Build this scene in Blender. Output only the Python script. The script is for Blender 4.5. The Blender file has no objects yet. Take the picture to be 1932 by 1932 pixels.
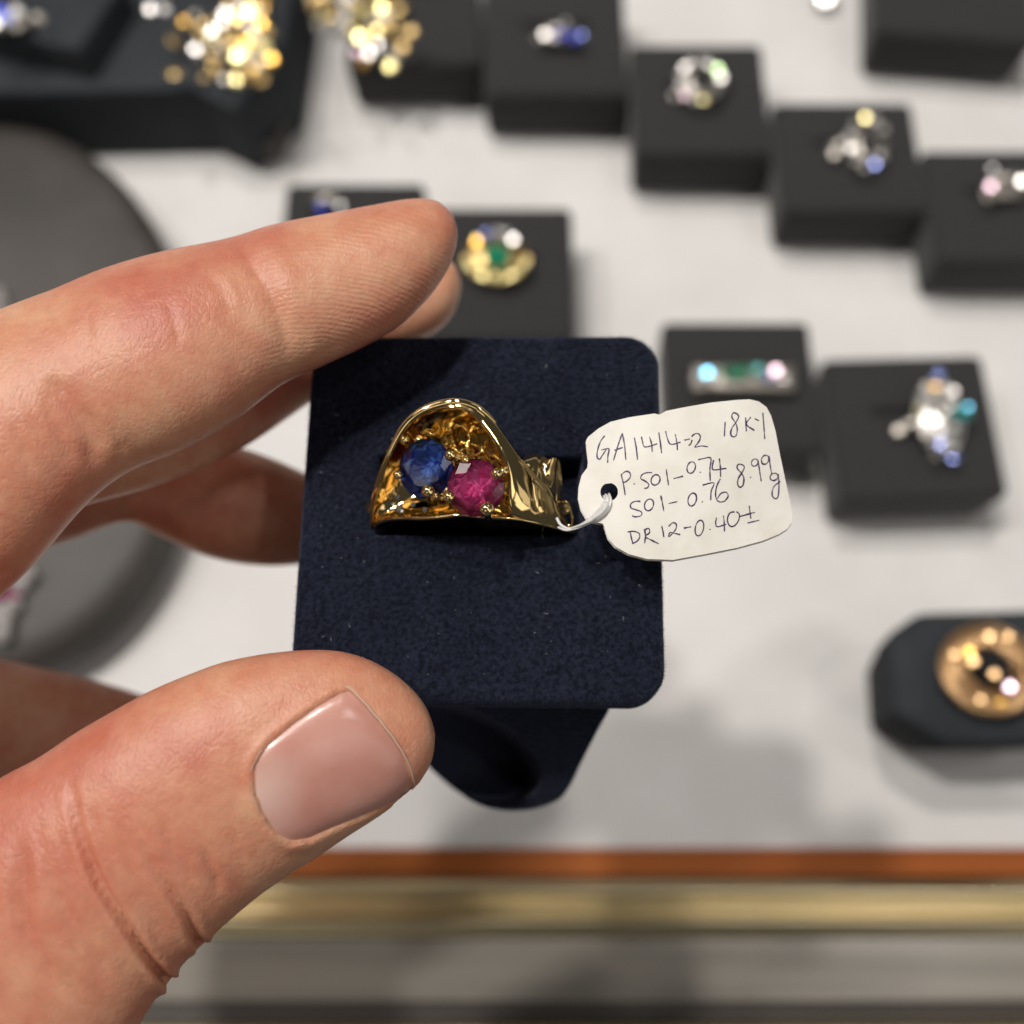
import bpy, bmesh, math, random
import numpy as np
from mathutils import Vector, Matrix, noise as mnoise
from mathutils.bvhtree import BVHTree
from mathutils.geometry import delaunay_2d_cdt

random.seed(7); rng = np.random.default_rng(7)
scene = bpy.context.scene
COL = scene.collection
MM = 0.001

# ------------------------------------------------------------------ camera
TILT = math.radians(20.0); HEIGHT = 0.268
F = 966 / math.tan(math.radians(25))
cam_data = bpy.data.cameras.new('camera'); cam = bpy.data.objects.new('camera', cam_data); COL.objects.link(cam)
cam.location = (0, 0, HEIGHT); cam.rotation_euler = (TILT, 0, 0)
cam_data.sensor_width = 36; cam_data.lens = 36 * F / 1932
cam_data.clip_start = 0.005; cam_data.clip_end = 50
cam_data.dof.use_dof = True; cam_data.dof.focus_distance = 0.1165
cam_data.dof.aperture_fstop = cam_data.lens / 3.3
scene.camera = cam
RC = np.array(Matrix.Rotation(TILT, 3, 'X')); CAM = np.array([0, 0, HEIGHT])

# ------------------------------------------------------------------ world + lamps
world = bpy.data.worlds.new('World'); scene.world = world; world.use_nodes = True
bg = world.node_tree.nodes['Background']; bg.inputs[0].default_value = (0.95, 0.98, 1.0, 1); bg.inputs[1].default_value = 0.06
def c2w(v): return CAM + RC @ np.asarray(v, float)
LAMPS = []
def lamp(name, direction, dist, radius, power, color):
    d = np.array(direction, float); d /= np.linalg.norm(d)
    p = c2w(np.array([-0.003, 0, -0.125]) + d * dist)
    L = bpy.data.lights.new(name, 'AREA'); L.shape = 'DISK'; L.size = radius * 2; L.energy = power; L.color = color
    o = bpy.data.objects.new(name, L); COL.objects.link(o); o.location = p
    o.rotation_euler = Vector(c2w((0, 0, -0.2)) - p).to_track_quat('-Z', 'Y').to_euler()
    LAMPS.append(p); return o
lamp('ceiling_spot', (-0.33, 0.50, 0.82), 1.25, 0.035, 8.8, (1.0, 0.945, 0.885))
lamp('ceiling_spot', (-0.14, 0.74, 0.76), 1.35, 0.035, 7.2, (1.0, 0.945, 0.89))
lamp('ceiling_spot', (0.40, 0.34, 0.85), 1.4, 0.04, 1.6, (1.0, 0.95, 0.9))
lamp('ceiling_spot', (-0.56, 0.42, 0.74), 1.4, 0.035, 5.0, (1.0, 0.95, 0.895))
for dr, pw, sx, sy in (((-0.75, 0.75, 0.7), 2.4, 0.9, 0.16), ((0.92, -0.10, 0.38), 1.0, 0.6, 0.7), ((0.42, -0.08, 0.90), 2.2, 0.55, 0.75), ((0.70, -0.38, 0.60), 2.2, 0.6, 0.8), ((-0.95, -0.05, 0.36), 0.5, 0.3, 0.6), ((0.55, 0.95, 0.5), 1.0, 0.7, 0.12), ((-0.3, -0.42, 0.85), 1.0, 0.55, 0.45)):
    o = lamp('added_reflection_panel', dr, 1.7, 0.30, pw, (1.0, 0.945, 0.885)); o.data.shape = 'RECTANGLE'; o.data.size = sx; o.data.size_y = sy  # unseen panels added to give the gold bright reflections and soft fill

scene.view_settings.view_transform = 'Standard'; scene.view_settings.look = 'None'
scene.view_settings.exposure = -0.2; scene.view_settings.gamma = 1.0
scene.render.engine = 'CYCLES'
cy = scene.cycles
cy.use_denoising = True
try: cy.denoiser = 'OPENIMAGEDENOISE'
except Exception: pass
cy.use_adaptive_sampling = False
cy.max_bounces = 8; cy.transparent_max_bounces = 12; cy.sample_clamp_indirect = 4.0
cy.caustics_reflective = False; cy.caustics_refractive = False

# ------------------------------------------------------------------ geometry helpers (photo position -> real place)
def P(px, py, d):                 # d = distance in mm along the view axis
    d = d * MM
    return CAM + RC @ np.array([(px - 966) / F * d, -(py - 966) / F * d, -d])
def T(px, py, h=0.0):             # the point at height h (mm) above the table
    r = RC @ np.array([(px - 966) / F, -(py - 966) / F, -1.0])
    return CAM + r * ((h * MM - HEIGHT) / r[2])
def proj(V):
    X = (np.asarray(V) - CAM) @ RC
    return np.c_[966 + F * X[:, 0] / -X[:, 2], 966 - F * X[:, 1] / -X[:, 2]]
ORG = {}
def tag(o, label, cat, group=None):
    o['label'] = label; o['category'] = cat
    if group: o['group'] = group
    return o
def empty(name, loc, rz=0.0):
    o = bpy.data.objects.new(name, None); COL.objects.link(o); o.location = Vector(loc); o.rotation_euler = (0, 0, rz)
    o.empty_display_size = 0.005; ORG[o.name] = np.array(loc, float); return o
def mesh(name, V, Fc, mat, parent=None, smooth=True, local=False, loc=None):
    V = np.asarray(V, float)
    org = np.zeros(3)
    if parent is not None and not local: org = ORG[parent.name]
    if loc is not None: org = np.asarray(loc, float)
    me = bpy.data.meshes.new(name); me.from_pydata((V - org).tolist(), [], [list(map(int, f)) for f in Fc]); me.update()
    if smooth: me.polygons.foreach_set('use_smooth', [True] * len(me.polygons))
    if mat: me.materials.append(mat)
    o = bpy.data.objects.new(name, me); COL.objects.link(o)
    if parent is not None: o.parent = parent
    if loc is not None: o.location = Vector(loc)
    ORG[o.name] = org
    return o
def grid_faces(n, m, close_m=False, off=0):
    f = []
    for i in range(n - 1):
        for j in range(m if close_m else m - 1):
            k = (j + 1) % m
            f.append((off + i * m + j, off + i * m + k, off + (i + 1) * m + k, off + (i + 1) * m + j))
    return f
def crom(pts, n):
    """dense Catmull-Rom through rows of pts"""
    pts = np.asarray(pts, float); k = len(pts)
    ext = np.vstack([2 * pts[0] - pts[1], pts, 2 * pts[-1] - pts[-2]])
    out = []
    for s in np.linspace(0, k - 1, n):
        i = min(int(s), k - 2); t = s - i
        a, b, c, d = ext[i:i + 4]
        out.append(0.5 * ((2 * b) + (c - a) * t + (2 * a - 5 * b + 4 * c - d) * t * t + (3 * b - a - 3 * c + d) * t ** 3))
    return np.array(out)
def tube_mesh(path, rad, seg=10):
    path = np.asarray(path, float); n = len(path)
    rad = np.full(n, rad) if np.isscalar(rad) else np.asarray(rad, float)
    tg = np.gradient(path, axis=0); tg /= np.linalg.norm(tg, axis=1)[:, None] + 1e-15
    up = np.array([0.13, 0.31, 0.94]); V = []
    e1 = np.cross(tg[0], up); e1 /= np.linalg.norm(e1)
    for i in range(n):
        e1 = e1 - tg[i] * (e1 @ tg[i]); e1 /= np.linalg.norm(e1) + 1e-15
        e2 = np.cross(tg[i], e1)
        for a in np.arange(seg) * 2 * math.pi / seg: V.append(path[i] + rad[i] * (e1 * math.cos(a) + e2 * math.sin(a)))
    Fc = grid_faces(n, seg, True)
    Fc.append(tuple(range(seg))[::-1]); Fc.append(tuple(range((n - 1) * seg, n * seg)))
    return np.array(V), Fc
def join(parts):
    V = []; Fc = []; o = 0
    for v, f in parts:
        V.append(np.asarray(v)); Fc += [tuple(k + o for k in q) for q in f]; o += len(v)
    return np.vstack(V), Fc
def rounded_box(sx, sy, z0, z1, r=1.5, seg=3, taper=1.0):
    bm = bmesh.new(); bmesh.ops.create_cube(bm, size=1.0)
    for v in bm.verts:
        top = v.co.z > 0
        v.co.x *= sx * (1 if top else taper); v.co.y *= sy * (1 if top else taper); v.co.z = z1 if top else z0
    bmesh.ops.bevel(bm, geom=bm.edges[:], offset=r, segments=seg, profile=0.5, affect='EDGES', clamp_overlap=True)
    V = np.array([v.co[:] for v in bm.verts]); Fc = [[v.index for v in f.verts] for f in bm.faces]; bm.free(); return V, Fc

# ------------------------------------------------------------------ materials
def mat(name, color=(0.5, 0.5, 0.5), rough=0.5, metal=0.0, **kw):
    m = bpy.data.materials.new(name); m.use_nodes = True
    b = m.node_tree.nodes['Principled BSDF']
    b.inputs['Base Color'].default_value = (*color, 1); b.inputs['Roughness'].default_value = rough; b.inputs['Metallic'].default_value = metal
    for k, v in kw.items(): b.inputs[k.replace('_', ' ')].default_value = v
    return m
def N(m, t, **kw):
    n = m.node_tree.nodes.new(t)
    for k, v in kw.items(): setattr(n, k, v)
    return n
def link(m, a, b): m.node_tree.links.new(a, b)
def noise_tex(m, scale, detail=4, rough=0.6, vec=None, stretch=None):
    n = N(m, 'ShaderNodeTexNoise'); n.inputs['Scale'].default_value = scale; n.inputs['Detail'].default_value = detail; n.inputs['Roughness'].default_value = rough
    tc = N(m, 'ShaderNodeTexCoord'); src = tc.outputs['Object']
    if stretch:
        mp = N(m, 'ShaderNodeMapping'); mp.inputs['Scale'].default_value = stretch; link(m, src, mp.inputs[0]); src = mp.outputs[0]
    link(m, src, n.inputs['Vector']); return n
def ramp(m, src, stops):
    r = N(m, 'ShaderNodeValToRGB'); e = r.color_ramp.elements
    while len(e) < len(stops): e.new(0.5)
    for k, (p, c) in enumerate(stops): e[k].position = p; e[k].color = (*c, 1)
    link(m, src, r.inputs[0]); return r
def add_noise_color(m, scale, c1, c2, lo=0.35, hi=0.65, detail=5, stretch=None):
    n = noise_tex(m, scale, detail, stretch=stretch); r = ramp(m, n.outputs[0], [(lo, c1), (hi, c2)])
    link(m, r.outputs[0], m.node_tree.nodes['Principled BSDF'].inputs['Base Color']); return r
def add_bump(m, scale, dist, strength=1.0, detail=4, stretch=None, prev=None):
    n = noise_tex(m, scale, detail, stretch=stretch); b = N(m, 'ShaderNodeBump'); b.inputs['Distance'].default_value = dist; b.inputs['Strength'].default_value = strength
    link(m, n.outputs[0], b.inputs['Height'])
    if prev: link(m, prev.outputs[0], b.inputs['Normal'])
    link(m, b.outputs[0], m.node_tree.nodes['Principled BSDF'].inputs['Normal']); return b

M = {}
M['suede'] = mat('navy_suede', rough=1.0, Sheen_Weight=0.25, Sheen_Roughness=0.5, Sheen_Tint=(0.35, 0.4, 0.6, 1), Specular_IOR_Level=0.1)
add_noise_color(M['suede'], 1900, (0.0025, 0.0032, 0.0072), (0.0145, 0.018, 0.034), 0.36, 0.68, 4)
_m = M['suede']; _b = _m.node_tree.nodes['Principled BSDF']; _s = _b.inputs['Base Color'].links[0].from_socket
_n = noise_tex(_m, 130, 3, 0.6, stretch=(1, .45, 1)); _r = ramp(_m, _n.outputs[0], [(0.3, (.72, .74, .78)), (0.7, (1.3, 1.28, 1.22))]); _x = N(_m, 'ShaderNodeMix', data_type='RGBA', blend_type='MULTIPLY'); _x.inputs[0].default_value = 1.0
link(_m, _s, _x.inputs[6]); link(_m, _r.outputs[0], _x.inputs[7]); link(_m, _x.outputs[2], _b.inputs['Base Color'])
add_bump(M['suede'], 2200, 0.0005, 1.0, 3)
M['nap'] = mat('navy_nap', (0.022, 0.027, 0.055), 0.9, Specular_IOR_Level=0.1)
M['gold'] = mat('yellow_gold', (0.90, 0.66, 0.30), 0.06, 1.0)
add_bump(M['gold'], 210, 0.00022, 0.16, 1)
M['nugget'] = mat('nugget_gold', (0.92, 0.62, 0.20), 0.16, 1.0)
M['prong'] = mat('prong_gold', (0.92, 0.70, 0.34), 0.14, 1.0)
M['paper'] = mat('tag_paper', rough=0.75, Subsurface_Weight=0.0)
add_noise_color(M['paper'], 160, (0.68, 0.65, 0.575), (0.80, 0.78, 0.72), 0.28, 0.62)
add_bump(M['paper'], 700, 0.00015, 0.35, 3)
M['ink'] = mat('purple_ink', (0.035, 0.018, 0.06), 0.6)
add_noise_color(M['ink'], 1500, (0.03, 0.012, 0.06), (0.16, 0.11, 0.22), 0.45, 0.8)
M['thread'] = mat('white_thread', (0.72, 0.71, 0.69), 0.5)
M['cloth'] = mat('white_table_cloth', rough=0.9)
add_noise_color(M['cloth'], 30, (0.68, 0.665, 0.65), (0.75, 0.74, 0.73), 0.35, 0.7)
add_bump(M['cloth'], 1500, 0.0002, 0.4, 3)
M['block'] = mat('charcoal_velvet', rough=0.95, Sheen_Weight=0.15, Specular_IOR_Level=0.15)
add_noise_color(M['block'], 900, (0.028, 0.028, 0.029), (0.042, 0.042, 0.043), 0.35, 0.65)
M['slot'] = mat('slot_dark', (0.01, 0.01, 0.011), 1.0)
M['dark_stand'] = mat('dark_slate_fabric', rough=0.9, Specular_IOR_Level=0.2)
add_noise_color(M['dark_stand'], 40, (0.028, 0.032, 0.037), (0.042, 0.047, 0.053))
M['grey_pad'] = mat('taupe_grey_leather', rough=0.55)
add_noise_color(M['grey_pad'], 45, (0.034, 0.030, 0.026), (0.058, 0.051, 0.045))
M['wood'] = mat('orange_wood', rough=0.65, Specular_IOR_Level=0.25)
add_noise_color(M['wood'], 60, (0.22, 0.052, 0.010), (0.36, 0.10, 0.018), stretch=(0.05, 1, 1))
M['brass'] = mat('brushed_brass', rough=0.3, metal=1.0)
add_noise_color(M['brass'], 300, (0.70, 0.56, 0.30), (0.88, 0.76, 0.50), stretch=(0.02, 1, 1))
M['ledge'] = mat('grey_glass_ledge', rough=0.22)
add_noise_color(M['ledge'], 200, (0.20, 0.185, 0.16), (0.31, 0.285, 0.245), stretch=(0.03, 1, 1))
M['gap'] = mat('dark_seam', (0.045, 0.036, 0.028), 0.5)
M['silver'] = mat('white_gold', (0.42, 0.39, 0.35), 0.4, 1.0)
M['bggold'] = mat('warm_gold', (0.66, 0.47, 0.20), 0.4, 1.0)
M['rose'] = mat('rose_gold', (0.80, 0.52, 0.27), 0.36, 1.0)
def gemmat(name, c, r=0.31, metal=0.85): M[name] = mat(name, c, r, metal)
gemmat('diamond', (0.66, 0.64, 0.62)); gemmat('fire_orange', (0.95, 0.55, 0.12)); gemmat('fire_green', (0.55, 0.8, 0.4))
gemmat('fire_blue', (0.28, 0.34, 0.75)); gemmat('fire_cyan', (0.2, 0.62, 0.9)); gemmat('fire_pink', (0.75, 0.55, 0.66)); gemmat('fire_yellow', (0.95, 0.85, 0.4))  # fire tints: dispersion flashes put into the facet colour
M['emerald'] = mat('emerald', (0.01, 0.26, 0.13), 0.3, 0.35); M['teal'] = mat('teal_emerald', (0.01, 0.24, 0.22), 0.3, 0.35)
M['bluegem'] = mat('blue_gem', (0.05, 0.07, 0.5), 0.35, 0.5); M['blackgem'] = mat('black_gem', (0.01, 0.01, 0.012), 0.1)
M['bead'] = mat('pale_bead', (0.5, 0.47, 0.46), 0.15); M['pinkbead'] = mat('magenta_bead', (0.35, 0.02, 0.14), 0.12)

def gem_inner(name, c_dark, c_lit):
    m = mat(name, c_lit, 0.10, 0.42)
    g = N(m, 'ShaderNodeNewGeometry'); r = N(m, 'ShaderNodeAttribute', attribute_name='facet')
    rr = ramp(m, r.outputs['Fac'], [(0.0, c_dark), (0.5, tuple((a + b) * 0.4 for a, b in zip(c_dark, c_lit))), (1.0, c_lit)])  # lit and dark facets put into the colour, facet by facet
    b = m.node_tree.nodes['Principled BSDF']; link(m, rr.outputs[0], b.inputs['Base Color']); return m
def gem_shell(name, tint):
    m = bpy.data.materials.new(name); m.use_nodes = True; nt = m.node_tree; nt.nodes.remove(nt.nodes['Principled BSDF'])
    out = nt.nodes['Material Output']
    tr = N(m, 'ShaderNodeBsdfTransparent'); tr.inputs[0].default_value = (*tint, 1)
    gl = N(m, 'ShaderNodeBsdfGlossy'); gl.inputs['Roughness'].default_value = 0.03; gl.inputs[0].default_value = (1, 1, 1, 1)
    fr = N(m, 'ShaderNodeFresnel'); fr.inputs[0].default_value = 1.77; mx = N(m, 'ShaderNodeMixShader')
    link(m, fr.outputs[0], mx.inputs[0]); link(m, tr.outputs[0], mx.inputs[1]); link(m, gl.outputs[0], mx.inputs[2]); link(m, mx.outputs[0], out.inputs[0]); return m
M['small_diamond'] = mat('small_diamond', (0.62, 0.58, 0.52), 0.05, 0.9)
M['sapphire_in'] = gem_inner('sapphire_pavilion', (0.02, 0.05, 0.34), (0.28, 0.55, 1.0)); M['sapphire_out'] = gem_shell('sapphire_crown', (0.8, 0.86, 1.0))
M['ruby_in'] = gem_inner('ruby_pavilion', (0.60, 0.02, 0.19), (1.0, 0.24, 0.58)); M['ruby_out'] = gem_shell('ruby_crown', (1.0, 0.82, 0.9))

# skin
m = M['skin'] = mat('skin', rough=0.40, Subsurface_Weight=0.32, Subsurface_Scale=0.0011, Subsurface_Radius=(1.0, 0.35, 0.2), Specular_IOR_Level=0.42)
n1 = noise_tex(m, 55, 4, 0.55); r1 = ramp(m, n1.outputs[0], [(0.34, (0.60, 0.338, 0.212)), (0.50, (0.555, 0.265, 0.165)), (0.66, (0.49, 0.18, 0.118))])
n2 = noise_tex(m, 900, 3, 0.6); mixc = N(m, 'ShaderNodeMix', data_type='RGBA', blend_type='MULTIPLY'); mixc.inputs[0].default_value = 0.35
r2 = ramp(m, n2.outputs[0], [(0.3, (0.78, 0.72, 0.70)), (0.7, (1.1, 1.08, 1.06))])
link(m, r1.outputs[0], mixc.inputs[6]); link(m, r2.outputs[0], mixc.inputs[7]); n3 = noise_tex(m, 230, 3, .6); r3 = ramp(m, n3.outputs[0], [(.36, (1.06, 1.08, 1.08)), (.66, (.98, .82, .80))]); mix3 = N(m, 'ShaderNodeMix', data_type='RGBA', blend_type='MULTIPLY'); mix3.inputs[0].default_value = 1.0
link(m, mixc.outputs[2], mix3.inputs[6]); link(m, r3.outputs[0], mix3.inputs[7]); link(m, mix3.outputs[2], m.node_tree.nodes['Principled BSDF'].inputs['Base Color'])
bsk0 = add_bump(m, 420, 0.0003, 0.12, 3); bsk1 = add_bump(m, 2600, 0.0002, 0.35, 3, prev=bsk0)
vo = N(m, 'ShaderNodeTexVoronoi', feature='DISTANCE_TO_EDGE'); vo.inputs['Scale'].default_value = 1500; tcv = N(m, 'ShaderNodeTexCoord'); mpv = N(m, 'ShaderNodeMapping'); mpv.inputs['Scale'].default_value = (1.0, .55, .8); mpv.inputs['Rotation'].default_value = (0, 0, .5)
link(m, tcv.outputs['Object'], mpv.inputs[0]); link(m, mpv.outputs[0], vo.inputs['Vector']); vr = N(m, 'ShaderNodeMapRange'); vr.inputs[2].default_value = .16; link(m, vo.outputs[0], vr.inputs[0])
bsk = N(m, 'ShaderNodeBump'); bsk.inputs['Distance'].default_value = .00005; bsk.inputs['Strength'].default_value = .30; link(m, vr.outputs[0], bsk.inputs['Height']); link(m, bsk1.outputs[0], bsk.inputs['Normal'])
at = N(m, 'ShaderNodeAttribute', attribute_name='ridge'); am = N(m, 'ShaderNodeAttribute', attribute_name='ridge_mask')
nd = noise_tex(m, 260, 2); ma = N(m, 'ShaderNodeMath', operation='MULTIPLY_ADD'); ma.inputs[1].default_value = 9.0
link(m, nd.outputs[0], ma.inputs[0]); link(m, at.outputs['Fac'], ma.inputs[2])
sn = N(m, 'ShaderNodeMath', operation='SINE'); link(m, ma.outputs[0], sn.inputs[0])
mu = N(m, 'ShaderNodeMath', operation='MULTIPLY'); link(m, sn.outputs[0], mu.inputs[0]); link(m, am.outputs['Fac'], mu.inputs[1])
b2 = N(m, 'ShaderNodeBump'); b2.inputs['Distance'].default_value = 0.000028; b2.inputs['Strength'].default_value = 0.45
link(m, mu.outputs[0], b2.inputs['Height']); link(m, bsk.outputs[0], b2.inputs['Normal']); link(m, b2.outputs[0], m.node_tree.nodes['Principled BSDF'].inputs['Normal'])
M['nail'] = mat('nail', rough=0.24, Subsurface_Weight=0.3, Subsurface_Scale=0.001, Subsurface_Radius=(1, 0.4, 0.3), Specular_IOR_Level=0.5)
add_noise_color(M['nail'], 120, (0.50, 0.235, 0.185), (0.57, 0.30, 0.245)); add_bump(M['nail'], 900, 0.00006, 0.35, 2, stretch=(.35, 1, .5))
_n = M['nail']; _b = _n.node_tree.nodes['Principled BSDF']; _src = _b.inputs['Base Color'].links[0].from_socket
_mx = N(_n, 'ShaderNodeMix', data_type='RGBA'); _at = N(_n, 'ShaderNodeAttribute', attribute_name='lunula'); _ml = N(_n, 'ShaderNodeMath', operation='MULTIPLY'); _ml.inputs[1].default_value = .55
link(_n, _at.outputs['Fac'], _ml.inputs[0]); link(_n, _ml.outputs[0], _mx.inputs[0]); link(_n, _src, _mx.inputs[6]); _mx.inputs[7].default_value = (.66, .50, .44, 1); link(_n, _mx.outputs[2], _b.inputs['Base Color'])
M['nail_edge'] = mat('nail_free_edge', (0.58, 0.38, 0.29), 0.45)

# ================================================================== SETTING: table and showcase edge
def ystrip(py, h): return T(966, py, h)[1]
y_front = ystrip(1600, 0)
V = []; nx, ny = 60, 40
for i in range(ny):
    for j in range(nx):
        x = -0.6 + 1.2 * j / (nx - 1); y = y_front + (0.9) * i / (ny - 1)
        V.append((x, y, 0.0004 * mnoise.noise((x * 14, y * 14, 0)) - 0.0006))
tb = mesh('table', V, grid_faces(ny, nx), M['cloth']); tb['kind'] = 'structure'

edge = tag(empty('showcase_edge', (0, y_front, 0)), 'orange wood strip, ribbed brass rail and grey ledge along the showcase edge', 'counter edge')
def extrude_x(profile, x0=-0.6, x1=0.6):
    n = len(profile); V = [(x0, y, z) for y, z in profile] + [(x1, y, z) for y, z in profile]
    return V, [(i, i + 1, n + i + 1, n + i) for i in range(n - 1)]
y1 = ystrip(1600, 0); y2 = ystrip(1655, 0.5); y3 = ystrip(1768, 1); y4 = ystrip(1888, 0); y5 = ystrip(1932, 0)
o = mesh('wood_strip', *extrude_x([(y1 + .0005, -.004), (y1, -.0002), (y1 - .0004, .0006), (y2 + .0004, .0006), (y2, -.004)]), M['wood'], edge, False)
pr = []
for k in range(41):
    t = k / 40; y = y2 + (y3 - y2) * t
    z = 0.0022 - 0.0012 * math.cos(t * 2 * math.pi * 2.0) * (1 if t < .8 else .5)
    if k in (0, 40): z = -0.003
    pr.append((y, z))
mesh('brass_rail', *extrude_x(pr), M['brass'], edge)
mesh('grey_ledge', *extrude_x([(y3, -.002), (y3 - .0002, .0004), (y4, 0.0004), (y4 - .0003, -.003)]), M['ledge'], edge, False)
mesh('seam', *extrude_x([(y4 + .001, -.0028), (y5 - .001, -.0028)]), M['gap'], edge, False)
mesh('brass_lip', *extrude_x([(y5, -.004), (y5 - .0003, .0005), (y5 - .0012, .0012), (y5 - .012, .0012), (y5 - .0125, -.003)]), M['brass'], edge)

# ================================================================== BACKGROUND BLOCKS AND RINGS
def gem_mesh(r, ry=None, n=8, table=0.58, ch=0.35, pd=0.6):
    ry = ry or r; V = []; 
    for k in range(n): a = 2 * math.pi * (k + .5) / n; V.append((r * table * math.cos(a), ry * table * math.sin(a), r * ch))
    for k in range(n): a = 2 * math.pi * (k + .5) / n; V.append((r * math.cos(a), ry * math.sin(a), 0))
    V.append((0, 0, -r * pd))
    Fc = [tuple(range(n))] + [(k, n + k, n + (k + 1) % n, (k + 1) % n) for k in range(n)] + [(n + k, 2 * n, n + (k + 1) % n) for k in range(n)]
    return np.array(V), Fc
def basis(nrm):
    nrm = np.asarray(nrm, float); nrm /= np.linalg.norm(nrm)
    x = np.cross((0, 1, 0.01), nrm); x /= np.linalg.norm(x); return np.c_[x, np.cross(nrm, x), nrm]
def glint_normal(p, k):
    a = CAM - p; a /= np.linalg.norm(a); b = LAMPS[k] - p; b /= np.linalg.norm(b); return a + b
def stone(parent, px, py, h, r, m, aim=None, ry=None, n=8, name='stone', tiltr=0.35):
    p = T(px, py, h)
    if aim is None: nv = np.array([random.gauss(0, tiltr), random.gauss(0, tiltr), 1.0])
    else: nv = glint_normal(p, aim)
    r_ = r * (.72 if aim is not None else .9); v, f = gem_mesh(r_ * MM, ry * .9 * MM if ry else None, n, ch=0.22)
    return mesh(name, p + v @ basis(nv).T, f, M[m], parent, smooth=False)

bw, bd, bh = 40, 39, 19
vb, fb = rounded_box(bw, bd, 0, bh, 2.2, 4, 0.96)
BODY = bpy.data.meshes.new('body'); BODY.from_pydata((vb * MM).tolist(), [], fb); BODY.polygons.foreach_set('use_smooth', [True] * len(BODY.polygons)); BODY.materials.append(M['block'])
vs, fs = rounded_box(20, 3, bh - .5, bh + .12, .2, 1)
SLOT = bpy.data.meshes.new('slot'); SLOT.from_pydata((vs * MM).tolist(), [], fs); SLOT.materials.append(M['slot'])  # raised dark bar painting the slot's shade; no groove is cut
def block(px0, px1, py0, py1, label, rz=0.0, scale=None):
    """top face spans px0..px1 at its middle and py0..py1"""
    c = (T((px0 + px1) / 2, py0, bh) + T((px0 + px1) / 2, py1, bh)) / 2
    wdt = (T(px1, (py0 + py1) / 2, bh) - T(px0, (py0 + py1) / 2, bh))[0]; dep = (T(px0, py0, bh) - T(px0, py1, bh))[1]
    e = tag(empty('ring_display_block', (c[0], c[1], 0.0), rz), label, 'display block', 'charcoal ring blocks on the white table')
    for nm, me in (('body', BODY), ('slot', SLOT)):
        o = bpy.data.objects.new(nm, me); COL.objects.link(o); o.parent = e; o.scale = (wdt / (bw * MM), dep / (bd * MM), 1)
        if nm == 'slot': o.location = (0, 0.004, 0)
    return e
block(655, 908, -110, 120, 'half-hidden charcoal block behind the gold chains at the top edge', 0.02)
block(912, 1182, -40, 178, 'charcoal block carrying the blue stone ring at the top edge', 0.0)
block(1192, 1449, 80, 290, 'charcoal block carrying the round diamond cluster ring with a green flash', 0.0)
block(1466, 1738, 190, 398, 'charcoal block carrying the oval halo ring with dark centre', 0.0)
block(1754, 2030, 280, 492, 'charcoal block cut off by the right edge, with a pinkish stone ring', 0.0)
block(1650, 1950, -150, 70, 'charcoal block in the top right corner with no ring in view', -0.1)
block(528, 800, 342, 590, 'charcoal block mostly hidden behind the index finger', 0.0)
block(806, 1083, 388, 640, 'charcoal block carrying the gold emerald ring, right of the fingertip', 0.0)
block(1253, 1541, 604, 850, 'charcoal block behind the paper tag, carrying the long emerald and diamond ring', 0.0)
block(1568, 1882, 670, 940, 'charcoal block carrying the teal stone ring with diamond clusters', 0.03)

def band(parent, cx, cy, h, r, tube, m, rz=0.0, tilt=0.0, name='band'):
    c = T(cx, cy, h); pts = []
    for a in np.linspace(0, 2 * math.pi, 41)[:-1]:
        q = np.array([r * math.cos(a), 0, r * math.sin(a)]) * MM
        q = np.array(Matrix.Rotation(rz, 3, 'Z') @ Matrix.Rotation(tilt, 3, 'X')) @ q; pts.append(c + q)
    V = []; tseg = 10; c0 = c; ax = np.array(Matrix.Rotation(rz, 3, 'Z') @ Matrix.Rotation(tilt, 3, 'X')) @ np.array([0, 1, 0])
    for p in pts:
        rad = (p - c0); rad /= np.linalg.norm(rad)
        for b in np.arange(tseg) * 2 * math.pi / tseg: V.append(p + tube * MM * (rad * math.cos(b) + 1.5 * ax * math.sin(b)))
    Fc = grid_faces(40, tseg, True); Fc += [(39 * tseg + j, 39 * tseg + (j + 1) % tseg, (j + 1) % tseg, j) for j in range(tseg)]
    return mesh(name, V, Fc, M[m], parent)
def head(parent, px, py, h, rx, ry, hz, m, name='setting'):
    c = T(px, py, h); V = []; n, k = 10, 24
    for i in range(n):
        th = math.pi * (i + .5) / n
        for j in range(k):
            a = 2 * math.pi * j / k; V.append(c + MM * np.array([rx * math.sin(th) * math.cos(a), ry * math.sin(th) * math.sin(a), hz * math.cos(th)]))
    Fc = grid_faces(n, k, True) + [tuple(range(k)), tuple(range((n - 1) * k, n * k))[::-1]]
    return mesh(name, V, Fc, M[m], parent)
def ring(px, py, label, group='rings shown on the background blocks'):
    return tag(empty('ring', T(px, py, bh)), label, 'ring', group)
HT = bh + 5
e = ring(1055, 75, 'blue stone ring with white side stones on the top edge block'); band(e, 1055, 85, bh - 3, 6.4, 1, 'silver')
head(e, 1057, 70, HT - 2, 5.6, 2.6, 1.6, 'silver')
stone(e, 1060, 62, HT, 2.5, 'bluegem', None, 2.2); stone(e, 1028, 66, HT, 2.1, 'diamond', 1); stone(e, 1098, 66, HT, 1.0, 'fire_blue', 0); stone(e, 1085, 70, HT, 2.0, 'bluegem'); stone(e, 1066, 42, HT, 1.2, 'diamond'); stone(e, 1015, 72, HT, 1.2, 'silver')
e = ring(1318, 165, 'round diamond cluster ring with a green flash and dark centre'); band(e, 1318, 175, bh - 3, 6.4, 1, 'silver')
head(e, 1322, 152, HT - 3, 6.4, 6.2, 2, 'silver'); stone(e, 1324, 148, HT + .5, 3.4, 'blackgem', tiltr=.05)
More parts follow.
